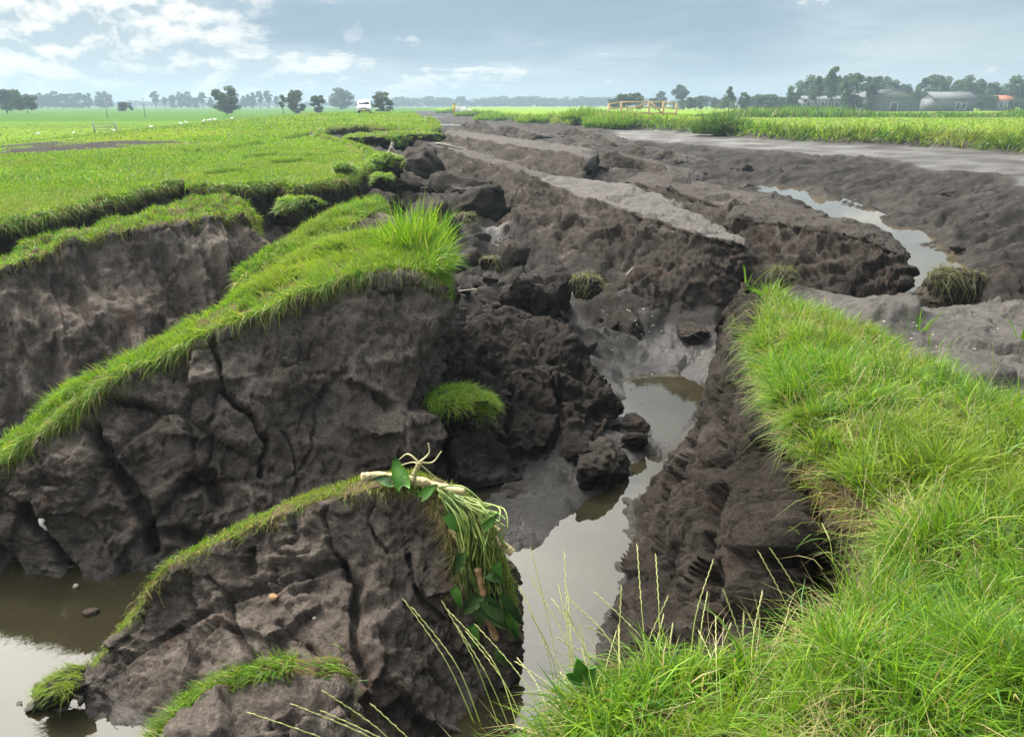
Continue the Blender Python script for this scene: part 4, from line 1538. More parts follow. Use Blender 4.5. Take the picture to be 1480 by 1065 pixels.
BIG_CLODS = [
    # px, py of middle, depth, half sizes, label
    (860, 668, 6.9, (0.36, 0.28, 0.26), 'rounded dark clod at the water edge below the heap', 1),
    (915, 600, 7.9, (0.18, 0.15, 0.11), 'small clod lying in the mud left of the brown pool', 5),
    (920, 632, 7.5, (0.17, 0.15, 0.11), 'small clod in the wet mud beside the bright water', 6),
    (780, 430, 10.6, (0.55, 0.45, 0.48), 'fibrous brown clod standing in front of the pale topped slab', 11),
    (730, 455, 10.0, (0.42, 0.40, 0.36), 'dark clod left of the fibrous brown clod', 12),
    (655, 375, 10.2, (0.28, 0.30, 0.42), 'upright brown clod at the end of the tall grass', 14),
    (665, 420, 9.7, (0.30, 0.30, 0.35), 'black clod in shadow beside the tall grass end', 15),
    (880, 428, 11.2, (0.22, 0.20, 0.16), 'pale topped clod below the broad slab', 16),
    (910, 425, 11.3, (0.40, 0.25, 0.18), 'flat grey clod under the front of the broad slab', 17),
    (385, 360, 10.3, (0.42, 0.36, 0.44), 'brown clod broken off the right end of the streaked block', 18),
    (1360, 425, 9.3, (0.50, 0.36, 0.24), 'dark mound draped with dried weed beside the stream', 19),
    (1440, 438, 9.0, (0.62, 0.32, 0.16), 'low dark mound right of the weed draped mound', 20),
    (1120, 405, 9.6, (0.42, 0.34, 0.28), 'dark clod behind the pointed slab tip with dried weed', 21),
    (1080, 395, 10.2, (0.30, 0.28, 0.26), 'small dark clod left of the overhanging slab', 22),
    (1010, 420, 11.2, (0.55, 0.28, 0.16), 'long low clod at the foot of the broad slab', 23),
    (740, 690, 6.35, (0.13, 0.12, 0.08), 'little clod on the wet mud beach', 24),
    (620, 300, 15.5, (0.75, 0.55, 0.55), 'large brown clod in the middle of the jumbled soil', 25),
    (580, 250, 20, (1.1, 0.8, 0.75), 'big brown earth lump below the far turf', 26),
    (650, 250, 21, (1.0, 0.8, 0.70), 'tall brown earth lump beside the long ridge', 27),
    (690, 280, 18.3, (0.8, 0.6, 0.5), 'brown lump at the foot of the long ridge', 28),
    (600, 230, 24, (1.3, 0.9, 0.8), 'grey lump under the far turf edge', 29),
    (540, 270, 16.5, (0.6, 0.5, 0.35), 'dark lump below the sunken lawn tongue', 30),
    (560, 310, 13.5, (0.45, 0.45, 0.30), 'flat brown lump right of the narrow ridge', 31),
    (600, 340, 12.0, (0.40, 0.35, 0.28), 'brown lump behind the tall grass', 32),
    (640, 325, 13.5, (0.40, 0.40, 0.30), 'grey brown lump in the wet hollow', 33),
    (725, 415, 11.2, (0.30, 0.40, 0.28), 'brown lump beside the wet hollow', 34),
    (675, 330, 14.0, (0.30, 0.30, 0.22), 'small lump in the pale wet mud', 35),
    (740, 370, 12.8, (0.25, 0.30, 0.45), 'pointed brown lump at the left end of the broad slab', 36),
]
for i, (px, py, y, sc, lab, k) in enumerate(BIG_CLODS):
    p = at(px, py, y)
    g = ground_z(p[0], p[1])[0]
    p[2] = min(max(p[2], g + 0.05 * sc[2]), g + sc[2] * 0.45)
    sc = tuple(q * 1.15 for q in sc)
    put_clod('peat_clod', lab, 'clod', p, sc, k, (M_CLOD if y < 12 else M_PEAT) if i % 5 else M_PEAT, 'large clods in the channel', hi=(y < 12), tilt=0.5)

# smaller clods scattered through the heap and the channel
_r = random.Random(5)
_hv = HEAP_G[(HEAP_K > 2.2) & (HEAP_K < 5.6)]
_hv = _hv[_hv[:, 2] > WL + 0.1]
for _ in range(46):
    p = _hv[_r.randrange(len(_hv))]
    s = _r.uniform(0.03, 0.085)
    put_clod('soil_lump', 'small black clod lying on the heap of torn wet peat', 'clod', (p[0], p[1], p[2] + s * 0.2), (s * _r.uniform(0.8, 1.4), s * _r.uniform(0.8, 1.3), s * _r.uniform(0.6, 1.0)), _r.randrange(10), M_CLOD, 'small clods of the heap', tilt=0.7, rng=_r)
for n, (cx, cy, sx, sy, z0, z1, lab, grp, cnt) in enumerate([
        (700, 400, 130, 90, 0.05, 0.16, 'small brown clod in the jumble in front of the broad slab', 'small clods of the jumble', 50),
        (640, 270, 130, 60, 0.12, 0.38, 'brown clod in the jumbled soil below the far turf', 'clods of the far jumble', 60),
        (960, 250, 200, 40, 0.10, 0.28, 'dark clod on the bare bed behind the broad slab', 'clods of the far bed', 24),
        (1350, 350, 130, 60, 0.06, 0.18, 'dark clod on the mud right of the stream', 'clods right of the stream', 14)]):
    for _ in range(cnt):
        px = _r.gauss(cx, sx * 0.6)
        py = _r.gauss(cy, sy * 0.6)
        p = atz(px, max(py, 195), -1.2)
        for _k in range(6):
            g = ground_z(p[0], p[1])[0]
            p = atz(px, max(py, 195), g)
        if g < WL + 0.02 or g > -0.2:
            continue
        s = _r.uniform(z0, z1) * (1.0 if _r.random() < 0.8 else 1.5)
        p[2] -= s * 0.12
        put_clod('soil_lump', lab, 'clod', p, (s * _r.uniform(0.8, 1.4), s * _r.uniform(0.8, 1.3), s * _r.uniform(0.6, 1.0)), _r.randrange(10), (M_CLOD if n < 1 else M_PEAT), grp, tilt=0.7, rng=_r)


# ---- clods that carry turf
def turf_clod(label, px, py, y, sc, k, n, L, W, lean=(0, -0.4, 0), zmin=0.15, gain=1.1, mat=None, weed=False):
    rng = np.random.default_rng(900 + k)
    p = at(px, py, y)
    v, f = clod_geom(800 + k, True)
    v[:, 2] = np.where(v[:, 2] > 0.3, 0.3 + (v[:, 2] - 0.3) * 0.35, v[:, 2])
    vw = v * np.array(sc) + p
    root = thing('turf_clod', label, 'turf clod', (p[0], p[1], p[2] - sc[2]))
    me = mk_mesh('soil', vw, None, f, attrs=dict(dry=np.zeros(len(v)), wet=np.zeros(len(v))))
    link('soil', me, mat or M_PEAT, root)
    A, B, C = vw[f[:, 0]], vw[f[:, 1]], vw[f[:, 2]]
    cr = np.cross(B - A, C - A)
    ar = np.linalg.norm(cr, axis=1) / 2
    nr = cr / (2 * ar[:, None] + 1e-9)
    patchy = sstep(-0.3, 0.2, fbm((A - p) / np.array(sc) * 1.6, 2, 55 + k))
    w = ar * sstep(zmin, zmin + 0.35, nr[:, 2]) * (0.15 + 0.85 * patchy)
    idx = rng.choice(len(f), n, p=w / w.sum())
    a = rng.random((n, 2))
    a = np.where(a.sum(1)[:, None] > 1, 1 - a, a)
    P = A[idx] + (B - A)[idx] * a[:, :1] + (C - A)[idx] * a[:, 1:]
    if weed:
        n = int(n * 0.2)
        P, idx = P[:n], idx[:n]
        cols = np.array([(0.11, 0.115, 0.04), (0.17, 0.155, 0.07), (0.06, 0.075, 0.025)])[rng.integers(0, 3, n)] * rng.uniform(0.7, 1.2, (n, 1))
    else:
        cols = blade_colors(n, rng, (0.28, 0.32, 0.24, 0.06, 0.04, 0.06), gain, P)
    grass_object('turf', [blades_arrays(P, nr[idx], rng.uniform(L[0], L[1], n) * (0.62 if weed else 0.72), rng.uniform(0.7, 1.3, n) * W, rng, lean_field(P, 70 + k, 4) + np.array(lean), 1.5 if weed else 0.9, 0.25 if weed else 0.4, 3, cols)], root)
    return root


turf_clod('bright green grass tuft fallen onto the black heap', 655, 580, 7.05, (0.46, 0.32, 0.24), 1, 4200, (0.08, 0.20), 0.006, (0.45, -0.5, 0), 0.1, 1.25)
turf_clod('turf capped lump in the trench behind the streaked block', 430, 300, 13.0, (0.42, 0.4, 0.34), 2, 1900, (0.10, 0.2), 0.012, zmin=0.45)
turf_clod('larger turf capped clod below the far turf edge', 553, 240, 19.0, (0.55, 0.5, 0.45), 3, 1700, (0.12, 0.26), 0.02, zmin=0.45)
turf_clod('small turf capped clod below the larger turf capped clod', 552, 262, 17.0, (0.30, 0.35, 0.32), 4, 800, (0.1, 0.2), 0.015, zmin=0.45)
turf_clod('turf strip slipped from the edge of the lawn tongue', 500, 250, 16.2, (0.30, 0.6, 0.34), 5, 1500, (0.1, 0.22), 0.014)
turf_clod('grass topped fragment beneath the far dark scarp', 535, 203, 33, (1.6, 1.0, 0.5), 6, 2200, (0.12, 0.3), 0.03)
turf_clod('grassy fragment standing left of the big brown lump', 590, 202, 34, (1.5, 0.8, 0.7), 7, 1800, (0.12, 0.3), 0.03, zmin=0.5)
turf_clod('matted green clump in the wet hollow', 672, 315, 14.0, (0.22, 0.22, 0.14), 8, 1100, (0.12, 0.26), 0.010, weed=True)
turf_clod('olive weed draped clod in front of the broad slab', 845, 410, 11.0, (0.34, 0.3, 0.26), 9, 1800, (0.12, 0.32), 0.008, weed=True)
turf_clod('clod with dried weed behind the pointed slab tip', 1135, 398, 9.3, (0.20, 0.2, 0.16), 10, 1300, (0.15, 0.35), 0.006, weed=True)
turf_clod('weed draped crest of the mound beside the stream', 1378, 402, 9.2, (0.40, 0.24, 0.20), 11, 1800, (0.12, 0.36), 0.007, (-0.6, -0.7, 0), weed=True)
turf_clod('grass tuft hanging at the waterline of the front block', 88, 985, 3.80, (0.18, 0.14, 0.09), 12, 650, (0.05, 0.14), 0.004, (-0.6, -0.5, 0), 0.1)
turf_clod('green weedy lump in the jumble left of the fibrous clod', 708, 378, 11.6, (0.16, 0.2, 0.14), 13, 700, (0.1, 0.25), 0.008, weed=True)


# ------------------------------------------------------------------ tall grass on the end of the largest block
def reed_clump(name, label, pos, n, L, W, spread, cat='reeds', lean=(0, 0, 0), bend=0.35, probs=(0.30, 0.34, 0.22, 0.06, 0.03, 0.05), gain=1.0, seed=0, group=None, seg=3):
    rng = np.random.default_rng(1500 + seed)
    c = np.array(pos, float)
    rr = np.sqrt(rng.random(n))
    a = rng.random(n) * 2 * pi
    P = c + np.stack([rr * np.cos(a) * spread[0], rr * np.sin(a) * spread[1], np.zeros(n)], 1)
    root = thing(name, label, cat, c, group)
    ln = np.stack([np.cos(a) * rr, np.sin(a) * rr, np.zeros(n)], 1) * 0.6 + np.array(lean)
    N = np.tile(np.array([0, 0, 1.0]), (n, 1)) + ln * 0.3
    cols = blade_colors(n, rng, probs, gain)
    o = grass_object('leaves', [blades_arrays(P, N, rng.uniform(L[0], L[1], n) ** 1.0 * (1.15 - 0.55 * rr ** 2) * (1 + 0.3 * fbm(P * 1.5 / max(spread) , 2, seed)), rng.uniform(0.7, 1.3, n) * W, rng, ln, bend, 0.6, seg, cols)], root)
    return root


reed_clump('tall_grass', 'tall bright grass tuft on the right end of the largest block', at(600, 372, 8.3), 900, (0.35, 0.75), 0.012, (0.35, 0.45), 'grass tuft', (0.05, -0.1, 0), 0.25, gain=1.2, seed=1)
reed_clump('tall_grass', 'lower tall grass beside the block end, leaning right', at(625, 388, 7.7), 1100, (0.18, 0.38), 0.009, (0.22, 0.35), 'grass tuft', (0.3, -0.3, 0), 0.6, gain=1.12, seed=2)
reed_clump('reed_shoot', 'single reed shoot on the tip of the pointed slab', at(1080, 420, 6.9), 5, (0.35, 0.45), 0.016, (0.02, 0.02), 'reed', (0.2, 0, 0), 0.2, gain=1.1, seed=3)
reed_clump('reed_shoot', 'reed shoots on the dried mud behind the near bank', at(1320, 478, 5.7), 9, (0.15, 0.33), 0.012, (0.12, 0.05), 'reed', (0.2, 0, 0), 0.3, seed=4)
reed_clump('reed_shoot', 'short reed shoots right of the first group on dried mud', at(1360, 500, 5.4), 8, (0.12, 0.24), 0.012, (0.12, 0.05), 'reed', (0.2, 0, 0), 0.3, seed=5)
reed_clump('reed_shoot', 'reed leaf standing at the right picture edge', at(1475, 490, 6.0), 5, (0.40, 0.52), 0.02, (0.03, 0.03), 'reed', (-0.25, 0, 0), 0.3, seed=6)
reed_clump('reed_clump', 'dark round sedge clump on the right bank', np.array([*(atz(1040, 197, -.38)[:2] + np.array([0.3, 1.0])), -0.25]), 1500, (0.9, 2.1), 0.05, (1.9, 1.2), 'reeds', (0, 0, 0), 0.6, (0.30, 0.08, 0.05, 0.40, 0.12, 0.05), 0.75, seed=7)
for j, (px, py, w, hh, lab) in enumerate([(895, 187, 2.9, 1.9, 'broad bright reed bed on the bank left of the sedge clump'), (845, 183, 2.4, 1.4, 'bright reed tuft just left of the broad reed bed'),
                                          (790, 179, 3.2, 1.5, 'reed tuft on the far bank in the middle distance'), (725, 173, 4.2, 1.5, 'hazy reed tuft further along the bank'),
                                          (690, 168, 4.6, 1.6, 'reed tuft near the far bend'), (655, 163, 5.0, 1.6, 'farthest reed tuft where the channel narrows')]):
    c = atz(px, py, -.35)
    c[1] += 1.3
    c[2] = ground_z(c[0], c[1])[0] - 0.05
    reed_clump('reed_clump', lab, c, 1500, (0.5 * hh, hh), 0.030 + 0.0007 * c[1], (w, 1.6), 'reeds', (0.1, -0.2, 0), 0.4, gain=1.1, seed=10 + j)


# ------------------------------------------------------------------ meadow grass
def field_blades(test, n, y0, y1, u0, u1, L, W0, rng, zf, lean=(0, -0.2, 0), probs=(0.30, 0.28, 0.16, 0.16, 0.04, 0.06), gain=1.0, seg=2, power=1.0):
    t = rng.random(n)
    if power == 1.0:
        y = y0 * (y1 / y0) ** t
    else:
        y = (y0 ** -power + t * (y1 ** -power - y0 ** -power)) ** (-1 / power)
    u = rng.uniform(u0, u1, n)
    x = u * y
    ok = test(x, y)
    x, y = x[ok], y[ok]
    z = ground_z(x, y) - 0.01
    P = np.stack([x, y, z], 1)
    N = np.tile(np.array([0, 0, 1.0]), (len(P), 1))
    LL = rng.uniform(L[0], L[1], len(P)) * (1 + 0.4 * fbm(P * 0.8, 2, 201)) * (1 + 0.012 * np.minimum(y, 60))
    cols = blade_colors(len(P), rng, probs, gain)
    big = np.clip(fbm(P * 0.16 + 3, 3, 211), -1, 1)[:, None]
    dryc = np.array([0.185, 0.210, 0.055])
    k = np.clip(big * 1.2 + 0.16, 0, 0.75)
    cols = cols * (1 - k) + dryc * k
    cols *= (1 + 0.22 * fbm(P * 0.6, 3, 213))[:, None]
    W = W0 * (1 + 0.12 * y) * rng.uniform(0.7, 1.3, len(P))
    return blades_arrays(P, N, LL, W, rng, lean_field(P, 215, 0.8) + np.array(lean), 0.6, 0.85, seg, cols)


rg = np.random.default_rng(77)
MPATCH = at(95, 214, 46)


def in_left(x, y):
    k = inside(x, y, LPOLY) & (seg_dist(x, y, LE) > 0.03)
    z = ground_z(x, y)
    px, py = px_of(x, y, z)
    Q = np.stack([x, y, np.zeros_like(x)], 1)
    pval = ((px - 85) / 125) ** 2 + ((py - 213 + (px - 85) * 0.035) / 6.5) ** 2 + 2.4 * fbm(Q * np.array([0.12, 0.35, 0]), 4, 91, 0.6)
    patch = (sstep(0.2, 1.6, pval) < rg.random(len(x))) & (y > 20) & (y < 90)
    for poly in LAWN_CRACKS:
        k &= ~((seg_dist(px, py, poly) < 2.8) & (y > 15) & (y < 60))
    return k & ~patch


parts = [field_blades(in_left, 75000, 8.5, 26, -0.80, -0.15, (0.035, 0.085), 0.0055, rg, None, gain=0.95),
         field_blades(in_left, 30000, 26, 110, -0.80, -0.10, (0.05, 0.11), 0.0075, rg, None, gain=0.92)]
tag(grass_object('meadow_grass', parts, None, 'green meadow grass on the dike at left'), None, None)


def in_right_edge(x, y):
    d = seg_dist(x, y, RE) * np.where(inside(x, y, RPOLY), 1, -1)
    return (d > -0.35) & (d < 1.6)


def in_right(x, y):
    return inside(x, y, RPOLY) & (seg_dist(x, y, RE) > 1.6)


parts = [field_blades(in_right_edge, 170000, 24, 110, -0.08, 0.80, (0.30, 0.62), 0.010, rg, None, (0, -0.6, 0), (0.34, 0.24, 0.12, 0.20, 0.05, 0.05), 0.86)]
grass_object('bank_grass', parts, None, 'long grass hanging over the edge of the right bank')
parts = [field_blades(in_right, 40000, 26, 130, -0.08, 0.80, (0.06, 0.13), 0.012, rg, None, (0, 0, 0), (0.15, 0.35, 0.35, 0.03, 0.02, 0.10), 1.1)]
grass_object('meadow_grass', parts, None, 'short mown yellow green grass of the right meadow')


# tall weeds along the back of the right meadow
def in_back(x, y):
    return inside(x, y, RPOLY) & (y > 118) & (y < 126)


n = 9000
yy = rg.uniform(112, 122, n)
xx = rg.uniform(0.10, 0.80, n) * yy
PB = np.stack([xx, yy, ground_z(xx, yy)], 1)
hh = 1.3 + 1.3 * np.clip(fbm(PB * np.array([0.06, 0.02, 0]) + 2, 3, 301), -0.6, 1.2)
cb = blade_colors(n, rg, (0.34, 0.22, 0.10, 0.24, 0.06, 0.04), 0.9)
grass_object('reed_belt', [blades_arrays(PB, np.tile(np.array([0, 0, 1.0]), (n, 1)), hh * rg.uniform(0.6, 1.1, n), np.full(n, 0.16), rg, None, 0.3, 0.9, 2, cb)], None,
             'tall weedy reed belt along the ditch behind the right meadow')


# ------------------------------------------------------------------ trees
def tree_proto(seed, h, w, kind):
    """returns trunk mesh and crown mesh of a tree about h tall and w wide, base at the origin"""
    rng = np.random.default_rng(2000 + seed)
    mb = MB()
    trunk_top = h * (0.55 if kind != 'tall' else 0.8)
    pts = [np.array([0, 0, -0.3])]
    for i in range(1, 6):
        pts.append(np.array([rng.normal() * 0.02 * h, rng.normal() * 0.02 * h, trunk_top * i / 5]))
    r0 = 0.022 * h
    mb.tube(pts, np.linspace(r0, r0 * 0.35, 6), 7)
    cl = []
    nb = {'round': 30, 'tall': 22, 'conic': 18, 'bush': 28, 'sparse': 14}[kind]
    for i in range(nb):
        t = (i + 0.5) / nb
        if kind == 'conic':
            zc = h * (0.15 + 0.8 * t)
            rad = w * 0.5 * (1 - t) * 0.9 + 0.04 * w
            size = w * (0.26 * (1 - t) + 0.08)
        elif kind == 'tall' or kind == 'sparse':
            zc = h * (0.35 + 0.6 * t)
            rad = w * 0.36 * math.sin(pi * (0.15 + 0.75 * t))
            size = w * rng.uniform(0.10, 0.18)
        elif kind == 'bush':
            zc = h * rng.uniform(0.22, 0.80)
            rad = w * 0.42 * math.sqrt(max(0.05, 1 - ((zc / h - 0.3) / 0.65) ** 2))
            size = w * rng.uniform(0.08, 0.15)
        else:
            zc = h * rng.uniform(0.10, 0.90)
            rad = w * 0.40 * math.sqrt(max(0.05, 1 - ((zc / h - 0.45) / 0.50) ** 2))
            size = w * rng.uniform(0.09, 0.17)
        a = rng.random() * 2 * pi + i * 2.4
        rad *= rng.uniform(0.45, 1.0)
        c = np.array([cos(a) * rad, sin(a) * rad, zc])
        cl.append((c, size * rng.uniform(0.8, 1.25)))
        zb = min(trunk_top * 0.9, max(0.2 * h, zc - 0.25 * h))
        a0 = np.array([0, 0, zb])
        mid = (a0 + c) / 2 + np.array([0, 0, -0.03 * h])
        mb.tube([a0, mid, c], [r0 * 0.4, r0 * 0.25, r0 * 0.1], 5, False)
    trunk = mb.mesh('trunk', True)
    V, T, C = [], [], []
    nl = {'round': 190, 'tall': 110, 'conic': 130, 'bush': 190, 'sparse': 70}[kind]
    ls = {'round': 0.032, 'tall': 0.032, 'conic': 0.03, 'bush': 0.04, 'sparse': 0.035}[kind] * h * 0.95
    k = 0
    for c, s in cl:
        m = nl
        q = rng.normal(size=(m, 3))
        q /= np.linalg.norm(q, axis=1)[:, None]
        q = c + q * s * (rng.random((m, 1)) ** 0.45) * np.array([1.15, 1.15, 0.85])
        e1 = rng.normal(size=(m, 3))
        e1 /= np.linalg.norm(e1, axis=1)[:, None]
        e2 = np.cross(e1, rng.normal(size=(m, 3)))
        e2 /= np.linalg.norm(e2, axis=1)[:, None]
        a_ = q + e1 * ls
        b_ = q + e2 * ls * 0.6
        c_ = q - e1 * ls
        d_ = q - e2 * ls * 0.6
        V.append(np.stack([a_, b_, c_, d_], 1).reshape(-1, 3))
        T.append((np.arange(m) * 4)[:, None] + np.array([[0, 1, 2, 3]]) + k)
        k += 4 * m
        base = np.array([0.050, 0.085, 0.024]) if kind != 'bush' else np.array([0.045, 0.075, 0.022])
        col = base * rng.uniform(0.7, 1.5, (m, 1)) * rng.uniform(0.85, 1.2)
        C.append(np.repeat(col, 4, 0))
    crown = mk_mesh('crown', np.concatenate(V), np.concatenate(T), None, cols=dict(tint=np.concatenate(C)), smooth=False)
    trunk.materials.append(M_BARK)
    crown.materials.append(M_LEAF)
    return trunk, crown


PROTO = {}
for kind in ('round', 'tall', 'conic', 'bush', 'sparse'):
    for s in range(4 if kind == 'round' else 2):
        PROTO[(kind, s)] = tree_proto(len(PROTO), 10.0, {'round': 8.0, 'tall': 5.0, 'conic': 5.0, 'bush': 13.0, 'sparse': 5.0}[kind], kind)
PW = {'round': 8.0, 'tall': 5.0, 'conic': 5.0, 'bush': 13.0, 'sparse': 5.0}


def put_tree(label, px, top, wpx, Y, kind, s, group=None, zb=-0.4, name=None):
    x = (px - 740) / FPX * (Y * CT + 0.0) if False else at(px, 150, Y)[0]
    ztop = at(px, top, Y)[2]
    hgt = ztop - zb
    width = wpx / FPX * Y
    root = thing(name or ('bush' if kind == 'bush' else 'tree'), label, 'bush' if kind == 'bush' else 'tree', (x, Y, zb), group)
    rz = (px * 1.7) % 6.28
    sc = (width / PW[kind], width / PW[kind], hgt / 10.0)
    for nm, me in zip(('trunk', 'crown'), PROTO[(kind, s % (4 if kind == 'round' else 2))]):
        o = bpy.data.objects.new(nm, me)
        COL.objects.link(o)
        o.parent = root
        o.rotation_euler = (0, 0, rz)
        o.scale = sc
    return root


for a in [
    ('dark bushy tree at the left picture edge', 8, 126, 46, 210, 'bush', 0), ('round dark bush next to the tree at the left edge', 37, 132, 34, 205, 'bush', 1),
    ('solitary round dark tree standing on the meadow horizon at left', 327, 123, 40, 190, 'round', 0),
    ('thin sparse sapling left of the pair of trees', 408, 137, 14, 200, 'sparse', 0), ('left tree of the pair left of the van', 428, 129, 28, 195, 'round', 1),
    ('right and lower tree of the pair left of the van', 460, 136, 24, 195, 'round', 2), ('loose tree just right of the van', 553, 132, 30, 190, 'round', 3),
    ('big hazy round tree behind the van', 492, 126, 40, 420, 'round', 0),
    ('low round bush on the far meadow at left', 180, 146, 22, 230, 'bush', 0),
    ('dark broad tree clump behind the wooden fence', 906, 131, 54, 230, 'bush', 1), ('small hazy tree right of the fence', 955, 131, 18, 380, 'round', 1),
    ('tall hazy tree with a gap in its crown right of the fence', 983, 120, 26, 330, 'round', 2), ('pointed conifer behind the sedge clump', 1053, 124, 22, 240, 'conic', 0),
    ('small round tree right of the pointed conifer', 1075, 133, 17, 240, 'round', 3), ('low broad bush right of the small round tree', 1110, 134, 46, 250, 'bush', 0),
    ('round topped tree left of the farm', 1145, 123, 24, 245, 'round', 0), ('thin tall tree at the left end of the farm', 1178, 109, 26, 235, 'sparse', 1),
    ('tallest thin tree over the long shed', 1200, 96, 24, 232, 'tall', 0), ('broad full tree over the long shed', 1229, 104, 40, 236, 'round', 1),
    ('full tree left of the grey barn', 1256, 107, 27, 240, 'round', 2), ('loose tree behind the grey barn roof', 1286, 115, 27, 290, 'round', 3),
    ('yellowish tree right of the grey barn', 1325, 124, 22, 280, 'round', 0), ('large tree between the two barns', 1352, 108, 36, 285, 'round', 1),
    ('dark tree behind the second barn', 1386, 112, 32, 290, 'round', 2), ('small conical tree right of the second barn', 1418, 117, 18, 280, 'conic', 1),
    ('low round bush right of the second barn', 1420, 133, 36, 262, 'bush', 1), ('large tree at the right picture edge', 1466, 109, 44, 275, 'round', 3),
    ('smaller tree left of the tree at the right edge', 1444, 124, 20, 300, 'round', 0), ('hazy low tree left of the pointed conifer', 1022, 137, 30, 420, 'bush', 0),
]:
    put_tree(*a)
_r = random.Random(9)
for hp in (1088, 1128, 1168, 1192, 1215, 1244, 1262, 1300, 1335, 1368, 1400, 1432, 1452, 1478, 945, 1000, 1038):
    put_tree('low hedge bush between the farm buildings and trees at right', hp + _r.uniform(-6, 6), _r.uniform(134, 143), _r.uniform(24, 40), _r.uniform(262, 300), 'bush', _r.randrange(2), 'hedge at the farm')
for hp in (1165, 1190, 1213, 1243, 1270, 1305, 1340, 1370, 1400, 1430, 1478):
    put_tree('farm tree in the loose belt around the barns', hp, _r.uniform(106, 126), _r.uniform(24, 36), _r.uniform(275, 320), _r.choice(['round', 'round', 'tall']), _r.randrange(4), 'farm tree belt')
for px in (57, 68, 80, 92, 104, 116, 128, 145, 155):
    put_tree('hazy blue tree in the row at the far left', px, _r.uniform(131, 136), _r.uniform(14, 19), 520, 'round', _r.randrange(4), 'hazy tree row at far left')
for px in (225, 238, 250, 262, 272, 283, 293, 304, 352, 364, 376, 388, 400):
    put_tree('hazy blue tree in the thin row around the solitary dark tree', px, _r.uniform(131, 141), _r.uniform(10, 18), 560, _r.choice(['round', 'tall']), _r.randrange(4), 'hazy tree row at left')
px = 566
while px < 900:
    put_tree('hazy blue tree of the far wood on the middle horizon', px, _r.uniform(138, 144), _r.uniform(20, 34), 850, 'round', _r.randrange(4), 'far wood')
    px += _r.uniform(8, 15)
px = 920
while px < 1180:
    put_tree('pale hazy tree in the far line right of the fence', px, _r.uniform(139, 145), _r.uniform(18, 30), 800, 'round', _r.randrange(4), 'far line at right')
    px += _r.uniform(13, 24)
px = -60
while px < 560:
    put_tree('low pale tree of the farthest line behind the left meadow', px, _r.uniform(144, 148), _r.uniform(18, 32), 900, 'round', _r.randrange(4), 'farthest line at left')
    px += _r.uniform(14, 24)

# ------------------------------------------------------------------ farm buildings
M_CLAD = noisy_mat('grey_cladding', (0.075, 0.085, 0.095), (0.11, 0.12, 0.13), 1.2, 0.7)
M_CLADL = noisy_mat('pale_gable', (0.16, 0.165, 0.165), (0.21, 0.215, 0.215), 1.2, 0.7)
M_ROOFG = noisy_mat('fibre_roof', (0.085, 0.09, 0.095), (0.13, 0.135, 0.14), 2.0, 0.9, spec=0.1)
M_TILE = noisy_mat('red_tiles', (0.22, 0.09, 0.055), (0.32, 0.14, 0.08), 3.0, 0.9, spec=0.1)
M_WHITE = noisy_mat('white_wall', (0.70, 0.70, 0.68), (0.80, 0.80, 0.78), 2.0, 0.6)
M_DARKG = noisy_mat('dark_opening', (0.02, 0.022, 0.025), (0.035, 0.037, 0.04), 2.0, 0.3)


